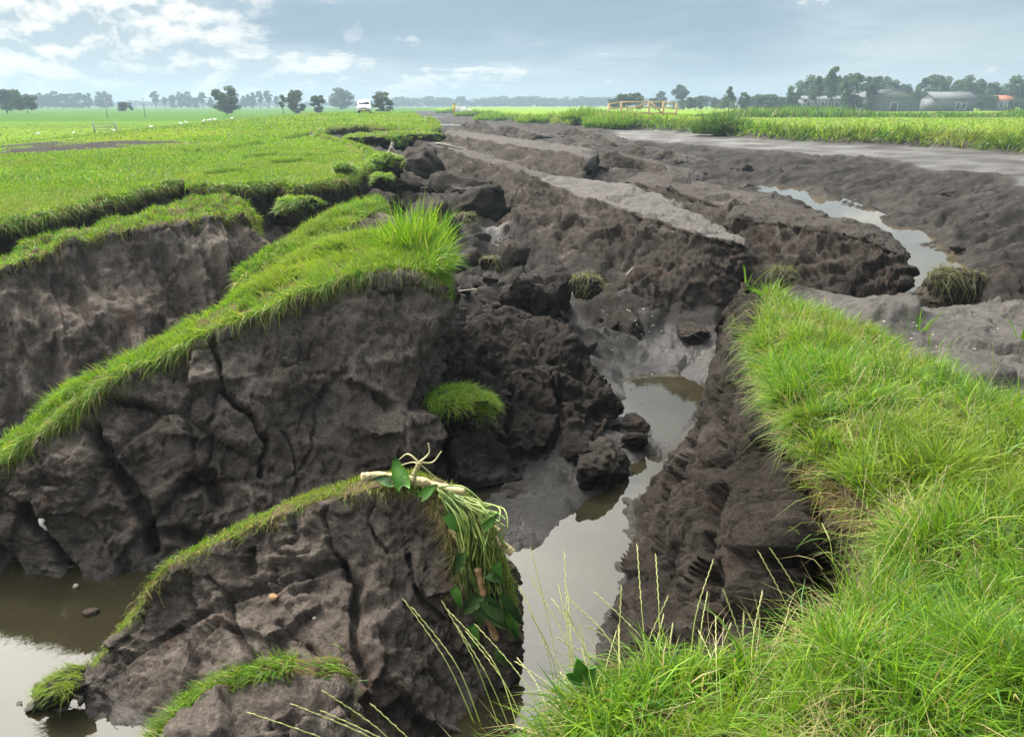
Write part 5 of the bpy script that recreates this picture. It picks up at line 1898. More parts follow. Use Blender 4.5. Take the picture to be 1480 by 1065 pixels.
def building(name, label, px0, px1, pbase, peave, pridge, Y, depth, walls, roof, windows=(), gable_front=True, ridge_px=None, gable_mat=None, rot=0.0):
    a = at(px0, 150, Y)
    b = at(px1, 150, Y)
    w = b[0] - a[0]
    zb = -0.35
    ze = at(px0, peave, Y)[2] - zb
    zrg = at(px0, pridge, Y)[2] - zb
    root = thing(name, label, 'building', (0.5 * (a[0] + b[0]), Y, zb))
    root.rotation_euler = (0, 0, rot)
    h = w / 2
    z3 = (0, 0, 0)
    mb = MB()
    if gable_front:
        r = 0.0 if ridge_px is None else (at(ridge_px, 150, Y)[0] - a[0]) - h
        v = [(-h, 0, 0), (h, 0, 0), (h, 0, ze), (r, 0, zrg), (-h, 0, ze), (-h, depth, 0), (h, depth, 0), (h, depth, ze), (r, depth, zrg), (-h, depth, ze)]
        mb.add(v, [(0, 1, 2, 4), (6, 5, 9, 7), (5, 0, 4, 9), (1, 6, 7, 2)], [(4, 2, 3), (7, 9, 8)])
        link('wall', mb.mesh('wall'), walls, root, z3)
        rb = MB()
        ov = 0.35
        for (x0, z0, x1, z1) in ((-h - ov, ze - 0.25, r, zrg + 0.08), (r, zrg + 0.08, h + ov, ze - 0.25)):
            rb.add([(x0, -ov, z0), (x1, -ov, z1), (x1, depth + ov, z1), (x0, depth + ov, z0), (x0, -ov, z0 + .18), (x1, -ov, z1 + .18), (x1, depth + ov, z1 + .18), (x0, depth + ov, z0 + .18)],
                   [(3, 2, 1, 0), (4, 5, 6, 7), (0, 1, 5, 4), (1, 2, 6, 5), (2, 3, 7, 6), (3, 0, 4, 7)])
        link('roof', rb.mesh('roof'), roof, root, z3)
        if gable_mat:
            gb = MB()
            gb.add([(-h + .05, -0.06, ze), (h - .05, -0.06, ze), (r, -0.06, zrg - .05), (-h + .05, -0.01, ze), (h - .05, -0.01, ze), (r, -0.01, zrg - .05)],
                   [(0, 3, 4, 1), (1, 4, 5, 2), (2, 5, 3, 0)], [(0, 1, 2), (3, 5, 4)])
            link('gable', gb.mesh('gable'), gable_mat, root, z3)
    else:
        mb.box(-h, h, 0, depth, 0, ze)
        mb.add([(-h, 0, ze), (-h, depth, ze), (-h, depth / 2, zrg), (h, 0, ze), (h, depth, ze), (h, depth / 2, zrg)], [], [(0, 1, 2), (3, 5, 4)])
        link('wall', mb.mesh('wall'), walls, root, z3)
        rb = MB()
        ov = 0.4
        for (y0, z0, y1, z1) in ((-ov, ze - 0.15, depth / 2, zrg + .1), (depth / 2, zrg + .1, depth + ov, ze - .15)):
            rb.add([(-h - ov, y0, z0), (h + ov, y0, z0), (h + ov, y1, z1), (-h - ov, y1, z1), (-h - ov, y0, z0 + .18), (h + ov, y0, z0 + .18), (h + ov, y1, z1 + .18), (-h - ov, y1, z1 + .18)],
                   [(3, 2, 1, 0), (4, 5, 6, 7), (0, 1, 5, 4), (1, 2, 6, 5), (2, 3, 7, 6), (3, 0, 4, 7)])
        link('roof', rb.mesh('roof'), roof, root, z3)
    for (fx0, fx1, fz0, fz1) in windows:
        wb = MB()
        wb.box(-h + fx0 * w, -h + fx1 * w, -0.05, 0.02, fz0 * ze, fz1 * ze)
        o = link('window', wb.mesh('window'), M_DARKG, root, z3)
        fb = MB()
        x0, x1, z0, z1 = -h + fx0 * w, -h + fx1 * w, fz0 * ze, fz1 * ze
        for (p, q, r_, s) in ((x0 - .1, x1 + .1, z0 - .1, z0), (x0 - .1, x1 + .1, z1, z1 + .1), (x0 - .1, x0, z0, z1), (x1, x1 + .1, z0, z1)):
            fb.box(p, q, -0.09, 0.0, r_, s)
        link('frame', fb.mesh('frame'), M_WHITE, o, z3)
    return root


building('barn', 'large grey barn with a pale gable beyond the right meadow', 1262, 1330, 152, 140, 130, 238, 22, M_CLAD, M_ROOFG, ((0.38, 0.52, 0.0, 0.62),), True, 1294, M_CLADL)
building('barn', 'smaller dark barn with a grey roof right of the large barn', 1350, 1409, 150, 143, 134, 240, 9, M_CLAD, M_ROOFG, ((0.55, 0.64, 0.2, 0.7), (0.70, 0.79, 0.2, 0.7)), False)
building('house', 'red roofed house with pale walls at the far right', 1440, 1468, 150, 145, 139, 268, 9, M_CLADL, M_TILE, ((0.2, 0.35, 0.3, 0.8), (0.6, 0.75, 0.3, 0.8)), False)
building('shed', 'long low shed behind the tall thin trees', 1162, 1250, 150, 144, 140, 250, 10, M_CLAD, M_ROOFG,
         tuple((0.05 + i * 0.115, 0.10 + i * 0.115, 0.35, 0.8) for i in range(8)), False)

# ------------------------------------------------------------------ white van
def build_van():
    W_BODY = noisy_mat('van_paint', (0.72, 0.73, 0.74), (0.78, 0.79, 0.80), 0.7, 0.25, spec=0.5)
    W_GLASS = noisy_mat('van_glass', (0.05, 0.065, 0.075), (0.07, 0.085, 0.095), 0.7, 0.06, spec=0.6)
    W_TYRE = noisy_mat('tyre_rubber', (0.015, 0.015, 0.015), (0.03, 0.03, 0.03), 6.0, 0.85)
    W_TRIM = noisy_mat('black_plastic', (0.03, 0.03, 0.032), (0.045, 0.045, 0.047), 6.0, 0.6)
    W_LAMP = noisy_mat('lamp_glass', (0.62, 0.64, 0.66), (0.75, 0.77, 0.78), 3.0, 0.1)
    W_PLATE = noisy_mat('yellow_plate', (0.70, 0.48, 0.05), (0.75, 0.52, 0.06), 3.0, 0.4)
    p = at(527, 163, 96)
    x, y = p[0], p[1]
    z = zl(x, y) + 0.0
    root = thing('van', 'white panel van parked on the grass dike, front towards us', 'van', (x, y, z))
    root.rotation_euler = (0, 0, radians(9))
    root.scale = (0.88, 0.88, 0.80)
    z3 = (0, 0, 0)
    # body: profile (side view, front at -y) swept across the width, narrower towards the roof
    prof_ = [(-2.30, .30), (-2.34, .55), (-2.28, .85), (-2.10, 1.02), (-1.35, 1.20), (-0.72, 1.84), (-0.45, 1.95), (2.05, 1.97), (2.20, 1.85), (2.26, .60), (2.24, .30)]
    ws = lambda zz: 0.90 - 0.13 * max(0, (zz - 1.05) / 0.9) ** 1.3
    cols_ = [-1.0, -0.92, -0.5, 0, 0.5, 0.92, 1.0]
    v = []
    for c in cols_:
        for (yy, zz) in prof_:
            inset = 0.05 if abs(c) == 1.0 else 0.0
            yy2 = yy + (inset if yy < 0 else -inset) + (0.10 * c * c if yy < -1.9 else 0)
            v.append((c * ws(zz), yy2, zz - inset * (zz > 1.5)))
    m = len(prof_)
    q = [(i * m + j, (i + 1) * m + j, (i + 1) * m + j + 1, i * m + j + 1) for i in range(len(cols_) - 1) for j in range(m - 1)]
    q = [tuple(reversed(f)) for f in q]
    mb = MB().add(v, q)
    # side panels
    for i in (0, len(cols_) - 1):
        n0 = mb.n
        sv = [v[i * m + j] for j in range(m)]
        c = np.mean(sv, axis=0)
        t = [(j, (j + 1) % m, m) for j in range(m)]
        mb.add(sv + [tuple(c)], [], t)
    link('body', mb.mesh('body', True), W_BODY, root, z3)

    def front_quad(name, y0, z0, y1, z1, w0, w1, off, mat, x0=None, x1=None):
        d = np.array([0, y1 - y0, z1 - z0])
        nrm = np.array([0, -d[2], d[1]])
        nrm /= np.linalg.norm(nrm)
        nrm = nrm if nrm[1] < 0 else -nrm
        pts = [(-w0, y0, z0), (w0, y0, z0), (w1, y1, z1), (-w1, y1, z1)] if x0 is None else [(x0, y0, z0), (x1, y0, z0), (x1, y1, z1), (x0, y1, z1)]
        pts = [np.array(p_) for p_ in pts]
        vv = [p_ + nrm * off for p_ in pts] + [p_ - nrm * 0.03 for p_ in pts]
        return link(name, MB().add(vv, [(0, 1, 2, 3), (7, 6, 5, 4), (0, 4, 5, 1), (1, 5, 6, 2), (2, 6, 7, 3), (3, 7, 4, 0)]).mesh(name), mat, root, z3)
    front_quad('windscreen', -1.28, 1.26, -0.76, 1.80, 0.76, 0.66, 0.02, W_GLASS)
    front_quad('grille', -2.33, 0.66, -2.28, 0.82, 0.42, 0.40, 0.03, W_TRIM)
    front_quad('bumper', -2.34, 0.30, -2.37, 0.52, 0.80, 0.80, 0.05, W_TRIM)
    front_quad('number_plate', -2.42, 0.42, -2.42, 0.53, 0.26, 0.26, 0.03, W_PLATE)
    for s in (-1, 1):
        front_quad('headlight', -2.27, 0.70, -2.16, 0.92, 0, 0, 0.04, W_LAMP, s * 0.62 - 0.16, s * 0.62 + 0.16)
        mm = MB().box(s * 0.99 - 0.09, s * 0.99 + 0.09, -1.10, -1.00, 1.18, 1.42)
        mm.bar((s * 0.85, -1.02, 1.22), (s * 0.97, -1.04, 1.24), 0.05, 0.05)
        link('mirror', mm.mesh('mirror'), W_TRIM, root, z3)
        sg = MB().box(s * 0.885 - 0.02, s * 0.885 + 0.02, -0.95, 0.0, 1.22, 1.68)
        link('side_window', sg.mesh('side_window'), W_GLASS, root, z3)
        for yy in (-1.45, 1.45):
            wm = MB()
            pts = [np.array([s * 0.70, yy, 0.30]), np.array([s * 0.90, yy, 0.30])]
            wm.tube([pts[0], pts[0] * .5 + pts[1] * .5, pts[1]], [0.30, 0.315, 0.30], 20)
            wo = link('wheel', wm.mesh('wheel', True), W_TYRE, root, z3)
            rm = MB().tube([(s * 0.88, yy, .30), (s * 0.905, yy, .30), (s * 0.91, yy, .30)], [0.19, 0.19, 0.08], 14)
            link('rim', rm.mesh('rim', True), W_LAMP, wo, z3)
    return root


build_van()

# ------------------------------------------------------------------ wooden fence and gate on the right
M_WOOD = noisy_mat('new_wood', (0.42, 0.29, 0.17), (0.58, 0.42, 0.26), 4.0, 0.75, 0.2, stretch=(6, 6, 1))


def build_fence():
    Y = 74.0
    z = 0.52
    xs = [at(p, 150, Y)[0] for p in (880, 898, 938, 959, 978)]
    root = thing('fence', 'new pale wooden fence with a braced gate on the right bank', 'fence', (xs[0], Y, z))
    zz = [1.25, 1.45, 1.45, 1.45, 1.30]
    for x, h in zip(xs, zz):
        mb = MB().box(x - 0.09, x + 0.09, Y - 0.09, Y + 0.09, z - 0.5, z + h)
        link('post', mb.mesh('post'), M_WOOD, root)
    for i in range(4):
        for hf in (0.28, 0.62, 0.95):
            mb = MB().bar((xs[i] + 0.09, Y - 0.11, z + zz[i] * hf), (xs[i + 1] - 0.09, Y - 0.11, z + zz[i + 1] * hf), 0.035, 0.13)
            link('rail', mb.mesh('rail'), M_WOOD, root)
    for (i, a, b) in ((1, 0.3, 0.92), (2, 0.92, 0.3)):
        mb = MB().bar((xs[i] + 0.15, Y - 0.16, z + zz[i] * a), (xs[i + 1] - 0.15, Y - 0.16, z + zz[i + 1] * b), 0.035, 0.12)
        link('brace', mb.mesh('brace'), M_WOOD, root)
    return root


build_fence()

# small far things: marker posts, parked car, gate on the polder, utility pole, gulls
M_YEL = noisy_mat('yellow_paint', (0.60, 0.42, 0.04), (0.68, 0.50, 0.06), 3.0, 0.5)
M_STEEL = noisy_mat('galvanised_steel', (0.22, 0.23, 0.24), (0.32, 0.33, 0.34), 5.0, 0.6, metal=0.2)


def far_car():
    Y = 190
    p = at(670, 155, Y)
    z = -0.3
    root = thing('parked_car', 'tiny white car far down the bank', 'car', (p[0], Y, z))
    mb = MB()
    prof_ = [(-2.1, .35), (-2.15, .75), (-1.2, .95), (-0.5, 1.45), (1.0, 1.48), (1.7, 1.0), (2.15, .9), (2.15, .35)]
    v = [(s * (0.85 if zz < 1.1 else 0.68), a, zz) for s in (-1, 1) for (a, zz) in prof_]
    m = len(prof_)
    q = [(j, j + 1, m + j + 1, m + j) for j in range(m - 1)] + [(0, m, 2 * m - 1, m - 1)]
    mb.add(v, q)
    for s in (0, 1):
        c = np.mean(v[s * m:(s + 1) * m], axis=0)
        mb.add(v[s * m:(s + 1) * m] + [tuple(c)], [], [(j, (j + 1) % m, m) for j in range(m)])
    o = link('body', mb.mesh('body'), M_WHITE, root, (0, 0, 0))
    o.rotation_euler = (0, 0, 1.2)
    w = MB().add([(-.6, -1.1, 1.02), (.6, -1.1, 1.02), (.55, -0.55, 1.42), (-.55, -0.55, 1.42)], [(0, 1, 2, 3)])
    o2 = link('windscreen', w.mesh('windscreen'), M_DARKG, root, (0, 0, 0))
    o2.rotation_euler = (0, 0, 1.2)
    o2.location = (0.03, -0.03, 0.03)
    for sx in (-1, 1):
        for sy in (-1.3, 1.3):
            wm = MB().tube([(sx * .75, sy, .33), (sx * .82, sy, .33), (sx * .9, sy, .33)], [0.32, 0.33, 0.32], 12)
            ow = link('wheel', wm.mesh('wheel'), M_DARKG, root, (0, 0, 0))
            ow.rotation_euler = (0, 0, 1.2)
    return root


far_car()
for i, (px, hgt) in enumerate(((656, 1.9), (661, 1.7))):
    p = at(px, 155, 185)
    o = MB().box(p[0] - .35, p[0] + .35, 184.8, 185.2, -.4, hgt).box(p[0] - .45, p[0] + .45, 184.7, 185.3, hgt, hgt + .12).mesh('work_post')
    tag(link('work_post', o, M_YEL if i == 0 else M_WHITE), ('yellow' if i == 0 else 'white') + ' marker cabinet far down the channel bank', 'cabinet')
p = at(556, 150, 150)
mb = MB()
mb.tube([(p[0], 150, -.4), (p[0], 150, 2.2)], [0.07, 0.06], 8).box(p[0] - .16, p[0] + .16, 149.94, 150.06, 1.6, 2.2)
tag(link('marker_pole', mb.mesh('marker_pole'), M_STEEL), 'slim pale pole in front of the loose tree by the van', 'pole')
for i, px in enumerate((152, 207)):
    p = at(px, 150, 170)
    top = at(px, 141, 170)[2]
    mb = MB().tube([(p[0], 170, -1.0), (p[0], 170, top)], [0.09, 0.07], 8)
    mb.bar((p[0] - 0.5, 170, top - .3), (p[0] + .5, 170, top - .3), 0.08, 0.08)
    tag(link('utility_pole', mb.mesh('utility_pole'), M_STEEL), ['slim pale pole in front of the far left tree row', 'short pole on the meadow horizon right of the low bush'][i], 'pole')


def far_gate():
    p = at(151, 181, 70)
    z = ground_z(p[0], 70)[0]
    root = thing('field_gate', 'low galvanised gate on the meadow at far left', 'gate', (p[0], 70, z))
    w = 1.0
    for s in (-w, w):
        link('post', MB().box(p[0] + s - .05, p[0] + s + .05, 69.95, 70.05, z - .2, z + .95).mesh('post'), M_STEEL, root)
    for h in (0.3, 0.55, 0.8):
        link('rail', MB().bar((p[0] - w, 69.92, z + h), (p[0] + w, 69.92, z + h), 0.04, 0.06).mesh('rail'), M_STEEL, root)


far_gate()


def gull_mesh():
    v, f = ico(2)
    b = v * np.array([0.10, 0.22, 0.10])
    b[:, 2] += 0.16
    b[:, 1] *= 1 + 0.4 * (b[:, 1] > 0)
    mb = MB().add(b, [], f)
    h = v * 0.065 + np.array([0, -0.20, 0.27])
    mb.add(h, [], f)
    mb.tube([(0, -0.25, 0.27), (0, -0.32, 0.255)], [0.02, 0.005], 5)
    mb.tube([(0.03, 0, 0.1), (0.03, 0, 0)], [0.01, 0.01], 4).tube([(-0.03, 0, 0.1), (-0.03, 0, 0)], [0.01, 0.01], 4)
    me = mb.mesh('gull', True)
    me.materials.append(M_WHITE)
    return me


GM = gull_mesh()
for px, py in ((218, 180), (262, 182), (270, 183), (296, 184), (304, 183), (312, 182), (336, 178), (53, 181), (104, 181), (163, 182)):
    yy = 68 if py < 183 else 62
    p = at(px, py, yy)
    o = bpy.data.objects.new('gull', GM)
    COL.objects.link(o)
    o.location = (p[0], yy, ground_z(p[0], yy)[0] + 0.06)
    o.scale = (0.8, 0.8, 0.8)
    o.rotation_euler = (0, 0, px)
    tag(o, 'white gull standing on the far left meadow', 'gull', 'gulls on the meadow')

# ------------------------------------------------------------------ uprooted water lily on the front block
M_RHI = noisy_mat('rhizome_skin', (0.20, 0.16, 0.07), (0.56, 0.47, 0.25), 16.0, 0.6, 0.6)
M_RHIB = noisy_mat('rhizome_brown', (0.22, 0.12, 0.06), (0.45, 0.30, 0.15), 26.0, 0.6, 0.6)
M_LILY = noisy_mat('lily_leaf', (0.07, 0.21, 0.03), (0.15, 0.34, 0.06), 9.0, 0.35, 0.1, trans=0.25)
M_LILYD = noisy_mat('wilted_leaf', (0.03, 0.09, 0.022), (0.10, 0.16, 0.05), 9.0, 0.45, 0.2, trans=0.1)
M_STEM = noisy_mat('lily_stem', (0.06, 0.12, 0.018), (0.20, 0.26, 0.05), 9.0, 0.4)
M_ROOTW = noisy_mat('pale_root', (0.30, 0.27, 0.12), (0.50, 0.46, 0.25), 14.0, 0.5)


def curve_pts(ctrl, n):
    return catmull(np.array(ctrl, float), n, 1.0)


def leaf_mesh(name, base, tip, wid, nrm, curl=0.15, notch=True):
    base = np.array(base, float)
    tip = np.array(tip, float)
    ax = tip - base
    L = np.linalg.norm(ax)
    ax /= L
    n_ = np.array(nrm, float)
    s = np.cross(ax, n_)
    s /= np.linalg.norm(s)
    n_ = np.cross(s, ax)
    nu, nv = 14, 9
    V = np.zeros((nu, nv, 3))
    for i in range(nu):
        t = i / (nu - 1)
        hw = wid * (math.sin(pi * min(1, 0.12 + 0.88 * t) ** 0.8) ** 0.75 if t < 1 else 0.0)
        for j in range(nv):
            w_ = -1 + 2 * j / (nv - 1)
            back = -0.16 * L * abs(w_) ** 1.5 * (1 - t) if notch else 0
            V[i, j] = base + ax * (L * t + back) + s * hw * w_ + n_ * (curl * L * (w_ * w_) * 0.5 - curl * L * t * t * 0.8 + 0.015 * L * math.sin(7 * t + 3 * w_))
    th = V - n_ * 0.0025
    nq = nu * nv
    idx = np.arange(nu - 1)[:, None] * nv + np.arange(nv - 1)[None]
    q = np.stack([idx, idx + nv, idx + nv + 1, idx + 1], 2).reshape(-1, 4)
    q2 = np.stack([idx, idx + 1, idx + nv + 1, idx + nv], 2).reshape(-1, 4) + nq
    rim = []
    bd = [i * nv for i in range(nu)] + [(nu - 1) * nv + j for j in range(1, nv)] + [i * nv + nv - 1 for i in range(nu - 2, -1, -1)] + [j for j in range(nv - 2, 0, -1)]
    for a, b in zip(bd, bd[1:] + bd[:1]):
        rim.append((a, b, b + nq, a + nq))
    return mk_mesh(name, np.concatenate([V.reshape(-1, 3), th.reshape(-1, 3)]), np.concatenate([q, q2, np.array(rim)]))


def rhizome(name, label, ctrl, r, mat, seed, parent):
    pts = curve_pts(ctrl, 40)
    rng = np.random.default_rng(seed)
    rad = r * (1 + 0.06 * np.sin(np.arange(40) * 0.9) + 0.05 * rng.normal(size=40))
    rad[0] *= 0.7
    rad[-1] *= 0.6
    mb = MB().tube(pts, rad, 12)
    # leaf scars: little knobs
    for i in range(2, 38, 2):
        a = rng.random() * 6.28
        d = np.array([cos(a), -abs(sin(a)), sin(a) * 0.8])
        mb.tube([pts[i] + d * rad[i] * 0.7, pts[i] + d * rad[i] * 1.18], [r * 0.30, r * 0.18], 6)
    o = link(name, mb.mesh(name, True), mat, parent)
    if label:
        o['label'] = label


def build_lily():
    rng = np.random.default_rng(3)
    base = at(620, 705, 4.3)
    root = thing('water_lily', 'uprooted water lily with pale rhizomes, broad leaf and stems hanging off the front block', 'water plant', base)
    Y = 4.33
    rhizome('rhizome', 'cream rhizome lying along the turf', [at(522, 690, Y), at(550, 688, Y + .05), at(600, 694, Y + .05), at(640, 705, Y), at(672, 712, Y - .05)], 0.030, M_RHI, 1, root)
    rhizome('rhizome', 'cream rhizome stub at the upper right', [at(690, 752, 4.2), at(705, 758, 4.15), at(722, 768, 4.12)], 0.022, M_RHI, 2, root)
    rhizome('rhizome', 'cream rhizome end pointing right', [at(715, 778, 4.12), at(728, 788, 4.1), at(741, 799, 4.08)], 0.026, M_RHI, 3, root)
    rhizome('rhizome', 'brown scarred rhizome hanging down the side', [at(690, 820, 4.05), at(697, 850, 4.02), at(703, 885, 3.99), at(718, 925, 3.95)], 0.024, M_RHIB, 4, root)
    rhizome('rhizome', 'pale rhizome behind the stems', [at(655, 765, 4.17), at(668, 790, 4.12), at(672, 830, 4.1)], 0.026, M_RHI, 5, root)
    # upright stub with curling roots
    rhizome('rhizome', 'pale upright root crown with curling roots', [at(598, 694, Y), at(600, 682, Y), at(607, 668, Y)], 0.016, M_ROOTW, 6, root)
    for ctrl in ([(606, 668), (620, 655), (619, 640)], [(606, 668), (625, 668), (638, 652)], [(605, 668), (590, 656), (577, 664)], [(604, 670), (596, 668), (580, 672)], [(606, 670), (618, 680), (632, 692), (640, 697)]):
        pts = curve_pts([at(a, b, Y + 0.03 * i) for i, (a, b) in enumerate(ctrl)], 14)
        link('root', MB().tube(pts, np.linspace(0.0075, 0.003, 14), 6).mesh('root', True), M_ROOTW, root)
    link('leaf', leaf_mesh('leaf', at(582, 702, Y), at(570, 660, Y + .08), 0.055, (0.25, -0.8, 0.35), 0.35), M_LILY, root)
    link('leaf', leaf_mesh('leaf', at(566, 698, Y), at(541, 690, Y - .02), 0.04, (-0.2, -0.5, 0.8), 0.3), M_LILYD, root)
    link('leaf', leaf_mesh('leaf', at(610, 718, Y - .04), at(630, 700, Y - .03), 0.035, (0.1, -0.7, 0.6), 0.3), M_LILY, root)
    for (a, b, c, d, w, m) in ((705, 880, 745, 912, 0.055, M_LILYD), (690, 860, 668, 890, 0.05, M_LILYD), (715, 815, 722, 850, 0.035, M_LILY), (700, 868, 730, 900, 0.05, M_LILYD), (725, 860, 757, 905, 0.035, M_LILYD),
                               (715, 940, 735, 965, 0.03, M_LILYD), (690, 880, 700, 905, 0.04, M_LILYD), (665, 800, 655, 835, 0.035, M_LILYD), (700, 760, 718, 745, 0.03, M_LILY), (680, 905, 690, 940, 0.035, M_LILY),
                               (655, 850, 668, 880, 0.03, M_LILY), (705, 830, 728, 842, 0.028, M_LILYD), (645, 745, 662, 770, 0.03, M_LILY), (730, 885, 752, 930, 0.03, M_LILY)):
        yy = 4.0 - 0.0006 * (b - 800)
        link('leaf', leaf_mesh('leaf', at(a, b, yy), at(c, d, yy - 0.04), w, (0.3, -0.8, 0.4), 0.4), m, root)
    # bundles of round stems sweeping over the edge
    for k in range(75):
        x0 = rng.uniform(632, 690)
        y0 = 706 + (x0 - 632) * 0.55 + rng.uniform(-8, 10)
        x3 = rng.uniform(665, 738)
        y3 = rng.uniform(770, 950)
        if k % 4 == 0:
            x3, y3 = rng.uniform(700, 735), rng.uniform(735, 800)
        xm, ym = x0 * 0.45 + x3 * 0.55 + rng.uniform(-14, 24), y0 * 0.6 + y3 * 0.4 - rng.uniform(0, 14)
        ctrl = [at(x0, y0, Y - .04 + rng.normal() * 0.03), at(xm, ym, 4.13 + rng.normal() * 0.03), at(x3, y3, 4.0 + rng.normal() * 0.04)]
        pts = curve_pts(ctrl, 12)
        link('stem', MB().tube(pts, np.linspace(0.0058, 0.004, 12) * rng.uniform(0.8, 1.25), 6).mesh('stem', True), M_STEM, root)
    # fibrous root beard
    ed = np.array([at(620, 720, 4.33), at(645, 745, 4.25), at(660, 790, 4.18), at(668, 840, 4.1)])
    rt = hanging_roots(ed, 1500, rng, (0.05, 0.17), 0.0032, (0.3, -0.8, 0))
    grass_object('roots', [rt], root, None, M_ROOT)
    return root


build_lily()

# ------------------------------------------------------------------ tall flowering grass stalks in the foreground
M_STALK = noisy_mat('grass_stalk', (0.17, 0.24, 0.04), (0.32, 0.34, 0.11), 6.0, 0.55)
M_SPIKE = noisy_mat('grass_spike', (0.26, 0.28, 0.10), (0.42, 0.39, 0.18), 20.0, 0.6)
STALKS = [  # base px, tip px, tip py, depth of base, depth of tip
    (600, 585, 868, 1.75, 1.95), (612, 598, 880, 1.75, 1.95), (648, 641, 872, 1.75, 1.9), (700, 646, 880, 1.7, 2.0), (668, 661, 905, 1.75, 1.9), (720, 676, 915, 1.7, 1.9), (790, 690, 905, 1.65, 1.9),
    (790, 768, 795, 1.75, 2.0), (800, 816, 800, 1.75, 2.05), (830, 770, 838, 1.75, 2.0), (775, 752, 850, 1.75, 1.95), (815, 808, 848, 1.75, 2.0), (860, 800, 868, 1.75, 1.95), (905, 822, 865, 1.8, 2.0),
    (930, 921, 790, 1.8, 2.1), (945, 948, 805, 1.85, 2.1), (985, 1030, 812, 1.85, 2.1), (880, 898, 850, 1.8, 2.0), (965, 862, 858, 1.8, 2.0), (850, 838, 905, 1.75, 1.9),
    (900, 964, 865, 1.8, 2.0), (1000, 1022, 860, 1.85, 2.05), (960, 972, 905, 1.85, 2.0), (560, 425, 1018, 1.5, 1.6), (570, 468, 1028, 1.5, 1.6), (600, 540, 1020, 1.5, 1.6), (540, 362, 1030, 1.5, 1.55),
    (520, 470, 1000, 1.55, 1.65), (860, 1000, 1015, 1.6, 1.65), (1100, 1290, 995, 1.5, 1.6), (1240, 1345, 905, 1.7, 1.85), (1105, 1098, 800, 2.1, 2.25), (1180, 1115, 795, 2.2, 2.3),
    (1020, 1055, 905, 1.9, 2.0), (1060, 1075, 890, 1.95, 2.05), (1330, 1322, 640, 3.2, 3.4), (1240, 1233, 600, 3.6, 3.8), (1290, 1270, 700, 2.9, 3.0), (1400, 1390, 780, 2.4, 2.5), (1200, 1190, 760, 2.6, 2.7),
]


def build_stalk(i, bpx, tpx, tpy, yb, yt):
    rng = np.random.default_rng(4000 + i)
    b = atz(bpx, 1000, 0)
    b = np.array([at(bpx, 1090, yb)[0], yb, -0.02])
    if yb > 2.15:
        b = np.array([at(bpx, 600, yb)[0], yb, 0.0])
    if b[0] < np.interp(b[1], R_Y, R_XL) + 0.04:
        b[0] = b[0] * 0.7 + 0.3 * (np.interp(b[1], R_Y, R_XL) + 0.05)
        b[2] = -0.12
    t = at(tpx, tpy, yt)
    m = (b + t) / 2 + np.array([(t[0] - b[0]) * -0.12, 0, 0.03 * np.linalg.norm(t - b)]) + rng.normal(size=3) * 0.008
    pts = curve_pts([b, m, t], 16)
    side = 'left' if bpx < 720 else ('middle' if bpx < 1050 else 'right')
    lab = {'left': 'slender flowering grass stalk in front of the front block', 'middle': 'slender flowering grass stalk in front of the water and dark slab', 'right': 'slender flowering grass stalk rising from the near bank grass'}[side]
    root = thing('grass_stalk', lab, 'grass stalk', b, {'left': 'stalks in front of the front block', 'middle': 'stalks in front of the water', 'right': 'stalks on the near bank'}[side])
    link('stem', MB().tube(pts, np.linspace(0.0016, 0.0009, 16), 5).mesh('stem', True), M_STALK, root)
    sp = curve_pts([b, m, t], 60)
    s0 = 32
    mb = MB()
    for j, k in enumerate(range(s0, 60, 2)):
        p = sp[k]
        d = sp[min(k + 1, 59)] - sp[k - 1]
        d /= np.linalg.norm(d)
        s = np.cross(d, np.array([0.1, 1, 0.1]))
        s /= np.linalg.norm(s)
        s = s if j % 2 else -s
        a = p + s * 0.0004
        e = p + d * 0.017 + s * 0.0010
        mb.tube([a, a * 0.5 + e * 0.5 + s * 0.0008, e], [0.0008, 0.0017, 0.0005], 5, False)
    link('seed_head', mb.mesh('seed_head', True), M_SPIKE, root)


_r = random.Random(31)
for _ in range(34):
    px, py = _r.uniform(1180, 1470), _r.uniform(560, 1000)
    yb = atz(px, py, 0.0)[1]
    STALKS.append((px, px + _r.uniform(-40, 50), py - _r.uniform(250, 420) / yb * 0.8, yb, yb + _r.uniform(-0.05, 0.1)))
for _ in range(26):
    px = _r.uniform(760, 1080)
    STALKS.append((px, px + _r.uniform(-45, 45), _r.uniform(850, 985), _r.uniform(1.65, 1.95), _r.uniform(1.85, 2.05)))
for i, s in enumerate(STALKS):
    build_stalk(i, *s)


# broad dock-like leaf low in front of the water
c = at(842, 995, 1.78)
root = thing('broad_leaf_plant', 'small broad bright green leaf plant at the bank edge before the water', 'plant', (c[0], c[1], -0.02))
for k, (dx, dz, w) in enumerate(((-0.02, 0.10, 0.028), (0.03, 0.07, 0.022), (-0.05, 0.05, 0.02))):
    link('leaf', leaf_mesh('leaf', (c[0], c[1], 0.02), (c[0] + dx, c[1] - 0.03, 0.02 + dz), w, (0, -0.8, 0.5), 0.2, False), M_LILY, root)

# ------------------------------------------------------------------ litter and stones
M_STONE = noisy_mat('orange_stone', (0.20, 0.11, 0.05), (0.32, 0.19, 0.09), 14.0, 0.7, 0.4)
M_STONEG = noisy_mat('pale_shell', (0.32, 0.30, 0.26), (0.48, 0.46, 0.41), 10.0, 0.6, 0.2)
M_PLAST = noisy_mat('plastic_scrap', (0.62, 0.58, 0.54), (0.75, 0.72, 0.68), 10.0, 0.5, 0.2)


